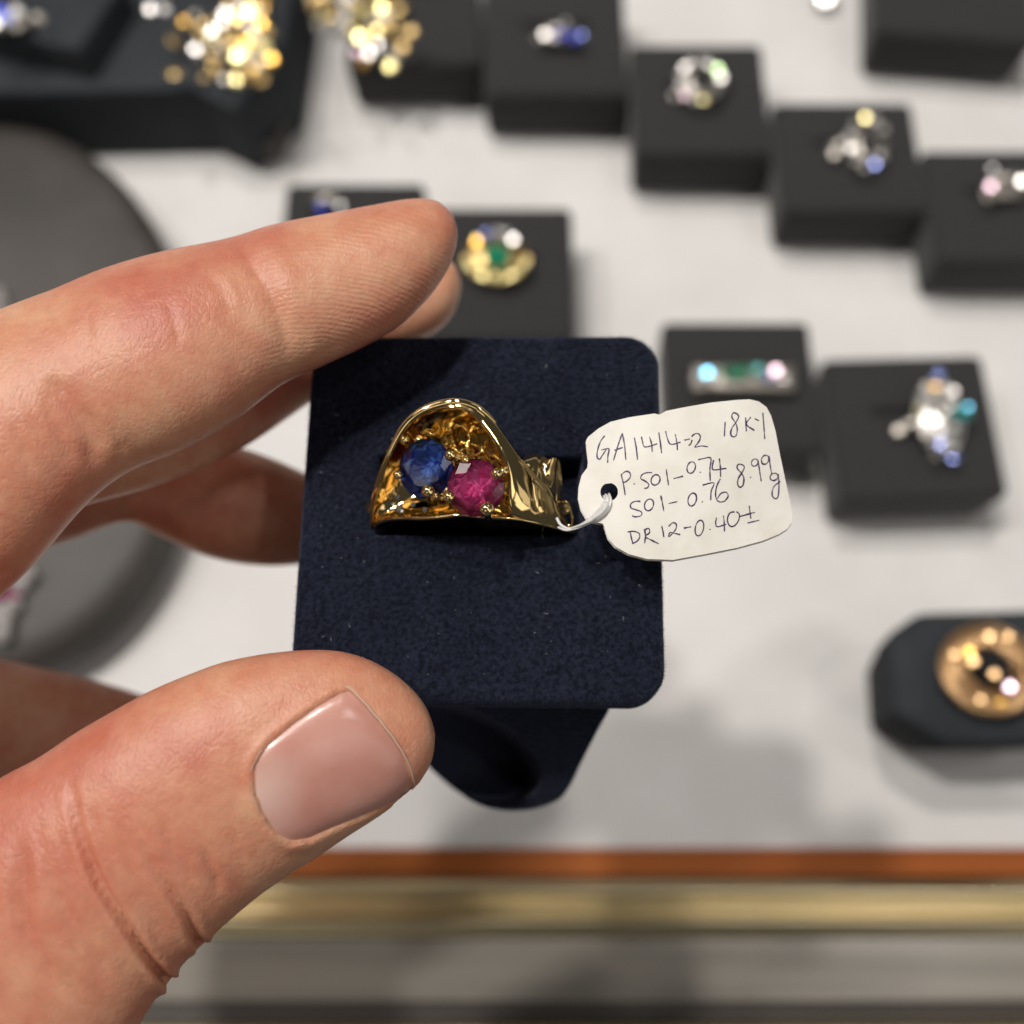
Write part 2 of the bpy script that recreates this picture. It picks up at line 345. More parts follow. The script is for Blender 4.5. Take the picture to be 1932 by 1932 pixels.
for k in range(13):
    a = 2 * math.pi * k / 13 + .55; c_, am = {0: ('fire_green', 0), 3: ('diamond', None), 4: ('diamond', 1), 7: ('fire_pink', None), 9: ('fire_yellow', None)}.get(k, ('diamond', None))
    stone(e, 1322 + 38 * math.cos(a), 150 - 36 * math.sin(a), HT, 1.7, c_, am)
stone(e, 1276, 182, bh + 2, 2, 'silver', 2)
e = ring(1630, 270, 'oval diamond halo ring with dark centre and shank to its left'); band(e, 1590, 294, bh - 4, 6.2, 1.0, 'silver', 0.2)
head(e, 1637, 268, HT - 3, 5.4, 7.4, 2, 'silver'); stone(e, 1639, 268, HT + .5, 2.6, 'blackgem', None, 4.6, 12, tiltr=.05)
for k in range(11):
    a = 2 * math.pi * k / 11 + 1.7; c, am = [('fire_yellow', 0), ('diamond', None), ('diamond', None), ('diamond', 1), ('diamond', None), ('silver', None), ('fire_blue', 1), ('diamond', None), ('silver', None), ('diamond', None), ('diamond', None)][k]
    stone(e, 1637 + 33 * math.cos(a), 268 - 46 * math.sin(a), HT, 1.6, c, am)
stone(e, 1574, 290, bh + 3, 2.2, 'silver', 1, tiltr=.1)
e = ring(1885, 355, 'three stone ring with a pinkish flash at the right edge'); band(e, 1890, 362, bh - 3, 6.4, 1, 'silver')
stone(e, 1869, 352, HT, 2.0, 'fire_pink', 1); stone(e, 1866, 372, HT, 1.7, 'silver', None); stone(e, 1900, 345, HT, 1.6, 'blackgem'); stone(e, 1928, 342, HT, 2.2, 'diamond', 0); stone(e, 1872, 318, HT, 1.6, 'blackgem', 2); stone(e, 1918, 355, HT, 1.8, 'diamond'); head(e, 1893, 362, HT - 2, 6, 2.5, 1.5, 'silver')
e = ring(622, 392, 'faint blue grey ring peeping over the index finger'); band(e, 625, 402, bh - 3, 6.4, 1, 'silver')
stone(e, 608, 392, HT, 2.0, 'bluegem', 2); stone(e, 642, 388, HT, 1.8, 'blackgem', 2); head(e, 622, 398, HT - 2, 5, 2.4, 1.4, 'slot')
e = ring(935, 490, 'yellow gold ring with a square green emerald and diamonds'); band(e, 935, 505, bh - 3, 6.6, 1.4, 'bggold')
head(e, 935, 488, HT - 3, 9.0, 7.2, 4.0, 'bggold')
stone(e, 937, 482, HT + 2.6, 4.9, 'emerald', None, None, 4, tiltr=.05)
for x, y, c, a, r in ((899, 456, 'fire_orange', 0, 1.7), (899, 452, 'fire_green', 1, 1.5), (968, 452, 'diamond', 0, 1.9), (918, 441, 'fire_blue', 2, 1.7), (940, 440, 'diamond', None, 1.6), (957, 440, 'diamond', None, 1.5)): stone(e, x, y, HT + 1.5, r, c, a)
for k in range(16):
    a_ = math.pi * (1.05 + .9 * k / 15); stone(e, 937 + 58 * math.cos(a_), 482 - 44 * math.sin(a_), HT, 1.3, 'fire_yellow' if k % 3 else 'bggold', 1 if k % 5 == 0 else None)
e = ring(1400, 715, 'long emerald and diamond row ring above the paper tag'); band(e, 1400, 722, bh - 3, 6.6, 1.2, 'silver')
v, f = rounded_box(26, 7.5, -3, 1.5, 1.2, 3); c = T(1402, 715, HT - 2); mesh('setting', c + v * MM, f, M['silver'], e)
for x, y, r, c, a, n in ((1335, 704, 2.3, 'fire_cyan', 0, 8), (1397, 700, 3.0, 'emerald', None, 4), (1372, 702, 2.2, 'emerald', None, 4), (1430, 697, 2.2, 'teal', 1, 4), (1463, 700, 2.3, 'fire_pink', 1, 8), (1335, 716, 1.5, 'diamond', None, 8), (1480, 715, 1.8, 'diamond', 2, 8), (1450, 712, 1.5, 'fire_blue', None, 8), (1315, 712, 1.5, 'diamond', None, 8)): stone(e, x, y, HT + 1, r, c, a, None, n)
e = ring(1775, 800, 'ring with a square teal stone and clustered diamonds, shank to the left'); band(e, 1725, 815, bh - 3, 6.6, 1.2, 'silver', 0.15)
head(e, 1772, 785, HT - 1.5, 6.0, 10.5, 2, 'diamond'); stone(e, 1814, 778, HT + 2, 3.2, 'teal', None, None, 4, tiltr=.1); stone(e, 1826, 768, HT + 2.5, 1.2, 'fire_cyan', 1)
for x, y, r, c, a in ((1762, 733, 2.0, 'fire_orange', 0), (1777, 783, 2.1, 'diamond', 0), (1776, 838, 2.0, 'fire_blue', 0), (1750, 760, 1.7, 'diamond', None), (1745, 795, 1.8, 'diamond', 1), (1755, 815, 1.7, 'diamond', None), (1800, 862, 1.7, 'fire_blue', None), (1772, 706, 1.7, 'fire_blue', 2), (1790, 735, 1.7, 'diamond', None), (1735, 775, 1.6, 'fire_yellow', None), (1800, 840, 1.6, 'diamond', None)): stone(e, x, y, HT, r, c, a)
stone(e, 1695, 812, bh + 2, 2.3, 'silver', 1)
for k in range(18):
    a_ = k * 2.4; q_ = math.sqrt((k + .5) / 18); stone(e, 1772 + 38 * q_ * math.cos(a_), 786 - 78 * q_ * math.sin(a_), HT + .5, 1.5, 'diamond' if k % 3 else 'silver', 3 if k % 4 == 0 else None)

# rounded holder with the rose gold ring (lower right)
outl_shift = 22
cK = T(1815, 1290, 12)
eK = tag(empty('rounded_ring_stand', (cK[0], cK[1], 0)), 'dark rounded ring stand with cut corners at the lower right edge', 'display block')
outl = np.array([(1656, 1196), (1718, 1152), (2014, 1144), (2064, 1200), (2064, 1350), (2004, 1402), (1764, 1404), (1668, 1346)], float); oc = []
for k in range(8):
    a, b, c = outl[k - 1], outl[k], outl[(k + 1) % 8]; p0 = b + (a - b) / np.linalg.norm(a - b) * 16; p1 = b + (c - b) / np.linalg.norm(c - b) * 16
    for t in np.linspace(0, 1, 6): oc.append((1 - t) ** 2 * p0 + 2 * t * (1 - t) * b + t * t * p1)
oc = np.array(oc) + np.array([outl_shift, 0.]); V = []; nr = len(oc); cc = oc.mean(0)
lay = [(0.0, 30), (.5, 30), (.9, 29.6), (.97, 28.8), (1.0, 27), (.97, 18), (0.90, 8), (.84, 0)]
for s, h in lay:
    for x, y in oc:
        q = cc + (np.array([x, y]) - cc) * max(s, .01); p = T(q[0], q[1], 30); p[2] = h * MM; V.append(p)
mesh('body', V, grid_faces(len(lay), nr, True), M['dark_stand'], eK)
e = tag(empty('ring', T(1865, 1262, 30)), 'rose gold wire dome ring with dark hollow on the rounded stand', 'ring')
c = T(1866, 1262, 34)
for k in range(11):     # wire coils winding round a bulging ring
    pts = []
    for a in np.linspace(0, 2 * math.pi, 49)[:-1]:
        b = 2 * math.pi * k / 11 + a * 1.0
        R_ = 7.7 + 2.5 * math.cos(b); pts.append(c + MM * np.array([R_ * math.cos(a), R_ * .95 * math.sin(a), 2.6 * math.sin(b)]))
    pts.append(pts[0]); v, f = tube_mesh(pts, .5 * MM, 6); mesh('wire', v, f, M['rose'], e)
mesh('hollow', *(lambda v, f: (T(1876, 1256, 32) + v, f))(*gem_mesh(5.9 * MM, None, 12)), M['slot'], e)  # dark plug painting the shade in the ring's open centre
for x, y, c_, a, r in ((1906, 1296, 'fire_pink', 0, 2.0), (1867, 1201, 'rose', 0, 1.6), (1903, 1201, 'rose', 1, 1.5), (1836, 1247, 'rose', 0, 1.7), (1829, 1230, 'fire_orange', 1, 1.6), (1876, 1272, 'rose', 1, 1.6), (1810, 1270, 'rose', 2, 1.5), (1850, 1320, 'rose', 1, 1.4), (1800, 1235, 'rose', 1, 1.4), (1890, 1325, 'fire_orange', 2, 1.4)): stone(e, x, y, 37, r, c_, a, name='bead')  # small facets added where the wire ring glints

# large dark display stand, upper left
def prism(name, poly, h0, h1, mt, parent, inset=0.97):
    pt = [T(x, y, h1) for x, y in poly]; n = len(pt); cen = np.mean(pt, 0); V = []
    for s, h in ((1.03, h0), (1.0, h1 - 2), (.985, h1 - .4), (.96, h1)):
        for p in pt: q = cen + (p - cen) * s; V.append((q[0], q[1], h * MM))
    Fc = grid_faces(4, n, True); Fc.append(tuple(range(3 * n, 4 * n)))
    return mesh(name, V, Fc, mt, parent, False)
e = tag(empty('necklace_stand', T(180, 90, 0)), 'large dark slate display stand in the upper left corner', 'display stand')
prism('body', [(-420, 80), (-80, 172), (0, 176), (368, 168), (440, 206), (530, 120), (560, -60), (420, -120), (-420, -120)], 0, 26, M['dark_stand'], e)
prism('backrest', [(-400, -20), (150, 95), (230, -30), (160, -180), (-400, -180)], 26, 36, M['dark_stand'], e)
e = tag(empty('side_card', T(480, 230, 0)), 'narrow taupe card leaning beside the dark slate stand', 'card')
prism('card', [(470, 278), (520, 268), (566, 170), (530, 150)], 0, 8, M['grey_pad'], e)
# gold chains heaped on the stand: bokeh pile
def chain(label, region, n, h, lim):
    (x0, y0), (x1, y1), wd = region
    e = tag(empty('gold_chain', T((x0 + x1) / 2, (y0 + y1) / 2, h)), label, 'chain', 'gold chains heaped at the top edge')
    for k in range(n):
        t = random.random(); x = x0 + (x1 - x0) * t + random.gauss(0, wd); y = y0 + (y1 - y0) * t + random.gauss(0, wd * .7); x = min(max(x, lim[0]), lim[1]); y = min(y, lim[2])
        stone(e, x, y, h + random.uniform(0, 5), random.uniform(1.5, 2.6), random.choice(['bggold', 'fire_yellow', 'bggold', 'fire_orange', 'silver', 'diamond']), random.choice([None, None, 0, 1, 2, 3, None]), name='link', tiltr=.5)
    return e
ca = chain('heap of glinting gold chain on the dark slate stand', ((475, 0), (450, 110), 58), 95, 27, (330, 492, 150))
for x, y, a, c in ((447, 107, 0, 'fire_yellow'), (512, 112, 1, 'fire_orange'), (400, 60, 1, 'diamond'), (470, 22, 0, 'fire_yellow'), (492, 45, 1, 'fire_orange'), (425, 25, 1, 'diamond'), (408, 130, 2, 'bggold'), (480, 130, 1, 'bggold'), (455, 140, 2, 'bggold'), (500, 90, 2, 'fire_yellow'), (505, 60, 2, 'bggold')): stone(ca, x, y, 34, 2.4, c, a, name='link')
cb = chain('glinting gold chain beside the half-hidden block at the top edge', ((705, 0), (695, 75), 40), 50, 20, (668, 800, 125))
for x, y, a, c in ((679, 70, 0, 'fire_yellow'), (735, 45, 2, 'bggold'), (720, 15, 1, 'fire_yellow'), (745, 105, 2, 'silver'), (680, 100, 2, 'fire_pink'), (775, 60, 3, 'bggold')): stone(cb, x, y, 28, 2.5, c, a, name='link')
cc_ = chain('pale silvery gold chain on the white table between the two gold heaps', ((600, -25), (585, 20), 22), 22, 1, (560, 650, 40))
e = tag(empty('highlight_stone', T(1558, -2, 2)), 'added white stone standing for a bright highlight at the top edge', 'gemstone')
stone(e, 1558, -4, 3, 5.0, 'diamond', 0)  # stone added so its facet flashes as a white highlight
e = tag(empty('grey_ring_stone', T(285, 22, 38)), 'small clear stone pair glinting on the dark slate stand', 'gemstone')
stone(e, 283, 18, 40, 2.0, 'diamond', 1); stone(e, 312, 18, 40, 2.0, 'diamond', 2)
e = tag(empty('ring', T(20, 30, 38)), 'blue and white stone ring in the top left corner', 'ring', 'rings shown on the background blocks')
for x, y, c, a in ((0, 20, 'bluegem', 1), (15, 35, 'fire_blue', 2), (35, 22, 'diamond', 2), (30, 45, 'silver', None), (75, 35, 'silver', 2), (-10, 45, 'diamond', 1)): stone(e, x, y, 41, 2.3, c, a)
head(e, 15, 40, 38, 7, 3, 2, 'silver')

# grey oval pad behind the hand
cp = T(-25, 750, 10); e = tag(empty('oval_pad', (cp[0], cp[1], 0)), 'taupe grey oval display pad behind the fingers at the left edge', 'display pad')
op = [T(-25 + 392 * math.cos(a), 752 - 522 * math.sin(a) - 20 * math.cos(a), 14) for a in np.linspace(0, 2 * math.pi, 97)[:-1]]
V = []; cen = np.mean(op, 0); lay = [(0.01, 16), (.5, 16), (.9, 15.6), (.97, 14.6), (1, 12.5), (1.0, 4), (.98, 0)]
for s, h in lay:
    for p in op: q = cen + (p - cen) * s; V.append((q[0], q[1], h * MM))
mesh('cushion', V, grid_faces(len(lay), 96, True), M['grey_pad'], e)
def bead_strand(pts, label):
    e = tag(empty('bead_strand', T(pts[0][0], pts[0][1], 16)), label, 'beads')
    for k, (x, y, r, mt) in enumerate(pts):
        v, f = [], []
        c = T(x, y, 16 + r * .8); n, s = 8, 14
        for i in range(n):
            th = math.pi * (i + .5) / n
            for j in range(s): a = 2 * math.pi * j / s; v.append(c + r * MM * np.array([math.sin(th) * math.cos(a), math.sin(th) * math.sin(a), math.cos(th)]))
        f = grid_faces(n, s, True) + [tuple(range(s)), tuple(range((n - 1) * s, n * s))[::-1]]
        mesh('bead', v, f, M[mt], e)
bead_strand([(52, 1085, 2.2, 'bead'), (40, 1108, 1.7, 'bead'), (24, 1126, 1.7, 'pinkbead'), (12, 1150, 2.2, 'bead'), (28, 1140, 1.8, 'bead'), (8, 1172, 2.2, 'bead'), (4, 1196, 2.2, 'bead'), (-4, 1118, 1.8, 'pinkbead'), (-14, 1160, 2.4, 'bead'), (36, 1092, 1.9, 'bead')], 'strand of pale and magenta beads between index finger and thumb at the left edge')
bead_strand([(-4, 555, 2, 'bead'), (4, 575, 1.8, 'bead'), (-2, 596, 2, 'bead')], 'few pale beads above the index finger at the left edge')

# ================================================================== HELD RING HOLDER
RL = np.array([[0.99900138, 0.01591021, -0.04175059], [-0.00381223, 0.96139447, 0.2751475], [0.04451644, -0.27471356, 0.96049505]])
RW = RC @ RL; PC = c2w(np.array([-3.737, 0.2776, -127.599]) * MM)
HW, HH = 21.0, 22.13
def LW(uvw): return PC + (np.asarray(uvw, float) * MM) @ RW.T      # holder's own frame, mm
def px2l(px, py, w=0.0):            # point seen at px,py at height w above the holder face
    r = RC @ np.array([(px - 966) / F, -(py - 966) / F, -1.0]); nrm = RW[:, 2]
    t = ((PC + nrm * w * MM - CAM) @ nrm) / (r @ nrm); X = CAM + r * t
    l = (X - PC) @ RW / MM; return np.array([l[0], l[1], w])
holder = tag(empty('ring_holder', LW((0, 0, -6))), 'navy suede ring holder with rounded corners and tongue stand, held in the hand', 'ring holder')
cr = 3.9; outl = []
for cx, cy_, a0 in ((HW - cr, HH - cr, 0), (-HW + cr, HH - cr, 90), (-HW + cr, -HH + cr, 180), (HW - cr, -HH + cr, 270)):
    for k in range(18): a = math.radians(a0 + 90 * k / 17); outl.append((cx + cr * math.cos(a), cy_ + cr * math.sin(a)))
outl = np.array(outl + [outl[0]]); seg = np.linalg.norm(np.diff(outl, axis=0), axis=1); cum = np.r_[0, np.cumsum(seg)]
no = 420; ss = np.linspace(0, cum[-1], no + 1)[:-1]
ol = np.c_[np.interp(ss, cum, outl[:, 0]), np.interp(ss, cum, outl[:, 1])]
sl0, sl1 = px2l(708, 1008), px2l(1098, 862)
def slot_d(u, v):
    du = min(u - sl0[0], sl1[0] - u); dv = min(v - sl0[1], sl1[1] - v); d = min(du, dv)
    t = min(max((d + .15) / .6, 0), 1); return 5.0 * t * t * (3 - 2 * t)
V = []; rings_ = []
for k in range(112): rings_.append((k / 111, None))
for s, _ in rings_:
    for u, v in ol * s if s > 0 else ol * 0.001:
        dist = (1 - s) * 21; w = 0.0
        if dist < .8: w = -(.8 - math.sqrt(max(.64 - (.8 - dist) ** 2, 0)))
        w -= slot_d(u, v)
        w += .05 * mnoise.noise((u * 1.6, v * 1.6, 3)) + .12 * mnoise.noise((u * .25, v * .25, 9))
        V.append((u, v, w))
for w in (-1.6, -2.6, -3.8, -5.0, -5.8):
    for u, v in ol: V.append((u * (1 + .002 * mnoise.noise((u, v, w))), v * (1 + .002 * mnoise.noise((v, u, w))), w))
for u, v in ol * .97: V.append((u, v, -6.4))
nrr = 112 + 6; Fc = grid_faces(nrr, no, True); Fc.append(tuple(range((nrr - 1) * no, nrr * no)))
VL = np.array(V); mesh('face_plate', LW(VL), Fc, M['suede'], holder)
# tongue stand behind the plate
tl = [(690, 1225), (735, 1340), (790, 1425), (845, 1480), (895, 1512), (945, 1527), (1000, 1526), (1048, 1510), (1072, 1485), (1095, 1440), (1128, 1375), (1155, 1322), (1185, 1225)]
tl = crom(tl, 130)
def tongue_pt(x, y, off=0.0):
    t = (y - 1225) / 300.0
    d = 128.5 + 11 * t + 7 * max(t, 0) ** 2 - 2.2 * math.sin(math.pi * min(max((x - 690) / 490, 0), 1)) * -1
    a_, b_ = (x - 868), (y - 1418); c_, s_ = math.cos(.42), math.sin(.42); q_ = math.hypot((a_ * c_ + b_ * s_) / 158, (-a_ * s_ + b_ * c_) / 78)
    k_ = min(max((1.06 - q_) / .2, 0), 1); d += 15 * k_ * k_ * (3 - 2 * k_)
    return P(x, y, d + off)
V = []; Fc = []; nt = len(tl); rows = 60
for layer, off in ((0, 0.0), (1, 2.4)):
    for i in range(rows):
        t = i / (rows - 1)
        for x, y in tl:
            yy = 1225 + (y - 1225) * t; xx = x if False else (936 + (x - 936) * (1 if y <= 1226 else 1)); 
            V.append(tongue_pt(xx, yy, off))
Fc = grid_faces(rows, nt) + [tuple(reversed(q)) for q in grid_faces(rows, nt, off=rows * nt)]
b0 = (rows - 1) * nt; b1 = rows * nt + b0
Fc += [(b0 + j, b0 + j + 1, b1 + j + 1, b1 + j) for j in range(nt - 1)]
mesh('tongue_stand', V, Fc, M['suede'], holder)
# nap: short suede fibres standing on plate and tongue edges
V = []; Fc = []
def fibre(p, d, ln, wd):
    s = np.cross(d, (0.3, 0.2, 0.9)); s /= np.linalg.norm(s) + 1e-9; b = len(V)
    V.extend([p - s * wd, p + s * wd, p + d * ln]); Fc.append((b, b + 1, b + 2))
for _ in range(26000):
    s = math.sqrt(random.random()); k = random.randrange(no); u, v = ol[k] * s
    if slot_d(u, v) > .05: continue
    d = RW @ np.array([random.gauss(0, 1), random.gauss(0, 1), abs(random.gauss(0, .55)) + .12]); d /= np.linalg.norm(d)
    fibre(LW((u, v, 0.0 if s < .96 else -.1)), d, random.uniform(.12, .34) * MM, .018 * MM)
for _ in range(9000):
    k = random.randrange(no); u, v = ol[k]; nrm = np.array([u - np.sign(u) * min(abs(u), HW - cr), v - np.sign(v) * min(abs(v), HH - cr), 0]); nrm /= np.linalg.norm(nrm) + 1e-9
    d = RW @ (nrm + np.array([random.gauss(0, .6), random.gauss(0, .6), random.gauss(0, .5)])); d /= np.linalg.norm(d)
    fibre(LW((u, v, -random.uniform(.2, 4))), d, random.uniform(.10, .30) * MM, .018 * MM)
for _ in range(2500):
    x, y = tl[random.randrange(40, nt - 4)]; p = tongue_pt(x, y, random.uniform(0, 2))
    d = RC @ np.array([random.gauss(.1, .7), random.gauss(-.5, .6), random.gauss(0, .5)]); d /= np.linalg.norm(d); fibre(p, d, random.uniform(.12, .4) * MM, .02 * MM)
o = mesh('suede_nap', V, Fc, M['nap'], holder, False); o['kind'] = 'stuff'
V = []; Fc = []; 
for _ in range(70):       # pale lint specks
    u, v = random.uniform(-19, 19), random.uniform(-20, 20)
    if slot_d(u, v) > .02: continue
    a = random.random() * 6.28; d = RW @ np.array([math.cos(a), math.sin(a), .15]); fibre(LW((u, v, .12)), d, random.choice([.15, .2, .3, .6]) * MM, .022 * MM)
o = mesh('lint', V, Fc, mat('lint', (.5, .5, .52), .9), holder, False); o['kind'] = 'stuff'

# ================================================================== GOLD RING WITH SAPPHIRE AND RUBY
def Z1(x, y, w): return px2l(665.7 + .2419 * x, 722.3 + .2419 * y, w)
gring = tag(empty('gold_ring', LW((0, 0, -1))), 'wide yellow gold ring set with a blue and a pink stone, in the navy holder', 'ring')
st = [((145, 1110), 0.3, (165, 1125), 0.2), ((150, 980), 2.5, (205, 1085), 2.0), ((185, 820), 4.8, (280, 1060), 3.4), ((270, 590), 7, (390, 1052), 4.4), ((400, 345), 9, (530, 1055), 5.2),
      ((560, 210), 10, (690, 1045), 6.0), ((780, 150), 10.6, (840, 1028), 6.6), ((960, 192), 10.4, (985, 1042), 6.8), ((1110, 312), 9.6, (1115, 1050), 6.6), ((1230, 470), 8.6, (1245, 1058), 6.2),
      ((1340, 625), 7.4, (1375, 1078), 5.4), ((1450, 745), 6.0, (1495, 1105), 4.2), ((1550, 860), 4.4, (1600, 1135), 2.8), ((1635, 1000), 2.3, (1690, 1158), 1), ((1690, 1100), -0.5, (1720, 1165), -1)]
rows = crom([(a[0], a[1], wa, b[0], b[1], wb) for a, wa, b, wb in st], 90); ns = 90; ntt = 36
dep = np.interp(np.linspace(0, 14, ns), [0, 2, 3, 5, 7, 8.3, 9.5, 10.5, 12, 14], [.2, 2.4, 3.8, 5.2, 5.0, 3.6, .6, -1.0, -1.0, -.2])
V = []
for i in range(ns):
    U = Z1(rows[i][0], rows[i][1], rows[i][2]); L = Z1(rows[i][3], rows[i][4], rows[i][5])
    for j in range(ntt):
        t = j / (ntt - 1); p = L + (U - L) * t; dw = dep[i] * math.sin(math.pi * t) ** .75
        if t > .5: p = p + (U - p) * .35 * math.sin(math.pi * t)        # steep back wall
        p = p - np.array([0, 0, dw])
        x1, y1_ = 1, 1
        k = max(0, math.sin(math.pi * (t - .42) / .5)) if .42 < t < .92 else 0
        k *= max(0, math.sin(math.pi * (i / ns - .2) / .42)) if .2 < i / ns < .62 else 0
        if k > 0: p = p + np.array([0, 0, 1]) * k * (.5 * mnoise.noise((p[0] * .7, p[1] * .7, 1)) + .12 * mnoise.noise((p[0] * 2, p[1] * 2, 4)))
        V.append(p)
VB = np.array(V)
# underside (thickness) and outer wall down to the slot
V2 = VB.copy(); V2[:, 2] -= 1.1
V = np.vstack([VB, V2]); Fc = grid_faces(ns, ntt); Fc2 = [tuple(k + len(VB) for k in reversed(q)) for q in Fc]
side = []
for i in range(ns - 1):
    for j in (0, ntt - 1):
        a, b = i * ntt + j, (i + 1) * ntt + j; side.append((a, b, b + len(VB), a + len(VB)))
bnd = mesh('dome', LW(V), Fc + Fc2 + side, M['gold'], gring)
# rolled rim along the back and along the front edge
rim = np.array([Z1(r[0], r[1], r[2] + .1) for r in rows[:52]]); rr = np.interp(np.arange(52), [0, 8, 30, 45, 51], [.22, .3, .46, .4, .2])
v, f = tube_mesh(rim, rr, 12); mesh('rim', LW(v), f, M['gold'], gring)
rim2 = np.array([Z1(r[3], r[4], r[5]) for r in rows]); v, f = tube_mesh(rim2, .17, 10); mesh('front_edge', LW(v), f, M['gold'], gring)
fw = []
for r in rows:                      # front wall dropping from the bowl's lip to the slot
    L = Z1(r[3], r[4], r[5])
    for k in range(6): t = k / 5; fw.append(np.array([L[0], L[1] + .5 * math.sin(math.pi * t) * .4, L[2] * (1 - t) - 1.0 * t]))
mesh('front_wall', LW(np.array(fw)), grid_faces(ns, 6), M['gold'], gring)
# broad polished ribbon sweeping over the top and down into the right shoulder
rb = crom([(560, 208, 10, 578, 230, 10.1), (680, 160, 10.4, 692, 196, 10.6), (780, 148, 10.6, 785, 196, 10.8), (900, 165, 10.6, 888, 220, 10.8), (1010, 222, 10.5, 970, 288, 10.7), (1110, 312, 9.9, 1056, 392, 10.2), (1190, 415, 9.3, 1128, 505, 9.7), (1260, 515, 8.7, 1186, 622, 9.2), (1340, 620, 7.8, 1216, 742, 8.7),
           (1450, 730, 6.4, 1212, 860, 8.2), (1530, 800, 5.4, 1205, 960, 7.6), (1590, 900, 4.2, 1245, 1030, 6.9), (1635, 1000, 2.6, 1390, 1085, 5.4), (1680, 1090, 1.0, 1560, 1125, 3.4), (1700, 1130, -.3, 1685, 1152, .4)], 110)
V = []
for i in range(110):
    A = Z1(*rb[i][:3]); B = Z1(*rb[i][3:])
    for j in range(18):
        t = j / 17; p = A + (B - A) * t; wv = np.linalg.norm(B - A)
        p[2] += (.17 * wv ** .8) * (math.sin(math.pi * t) ** .7) - (.5 if j in (0, 17) else 0) + .03 * wv * math.sin(t * 5 + i * .05) * math.sin(math.pi * t); V.append(p)
mesh('ribbon', LW(np.array(V)), grid_faces(110, 18), M['gold'], gring)
# outer wall below the rim
wl = []
for r in rows:
    U = Z1(r[0], r[1], r[2])
    for k in range(5): t = k / 4; wl.append(U * np.array([1, 1, 0]) + np.array([0, -.25 * t - .35, U[2] * (1 - t) - 1.0 * t]))
mesh('outer_wall', LW(np.array(wl)), grid_faces(ns, 5), M['gold'], gring)
# hoop going down into the slot
hoop = []
c0 = Z1(900, 1060, 0)
for a in np.linspace(math.pi * 1.0, math.pi * 2.0, 40):
    hoop.append((c0[0] + 11.2 * math.cos(a), c0[1] + 1.4, 11.2 * math.sin(a) * .4 + .2))
v, f = tube_mesh(hoop, .9, 8); mesh('hoop', LW(v), f, M['gold'], gring)
# wavy second lobe at the right shoulder
lt = crom([(1320, 590, 4.2), (1360, 560, 4.4), (1430, 550, 4.6), (1490, 572, 4.4), (1525, 600, 5.2), (1570, 586, 5.4), (1606, 605, 4.6), (1624, 690, 3.8), (1632, 820, 2.8), (1645, 960, 1.2)], 50)
lb = crom([(1330, 640, 6.6), (1380, 690, 6.6), (1430, 740, 6.2), (1470, 770, 5.6), (1510, 800, 5.4), (1540, 850, 5.2), (1570, 900, 4.4), (1600, 950, 3.6), (1620, 1000, 2.6), (1650, 1060, 1.0)], 50)
V = []
for i in range(50):
    A = Z1(*lt[i]); B = Z1(*lb[i])
    for j in range(14):
        t = j / 13; p = A + (B - A) * t; p[2] += .8 * math.sin(math.pi * t) * math.sin(i / 49 * 6.5 + t * 1.6) ; V.append(p)
mesh('shoulder_lobe', LW(np.array(V)), grid_faces(50, 14), M['gold'], gring)
v, f = tube_mesh(LW(np.array([Z1(*q) for q in crom([(1630, 930, 3), (1670, 930, 3.4), (1700, 1000, 3), (1715, 1080, 2.2), (1700, 1120, 1.5), (1640, 1070, 1.5), (1600, 1040, 2)], 30)])), .13 * MM, 8); mesh('wire_loop', v, f, M['prong'], gring)

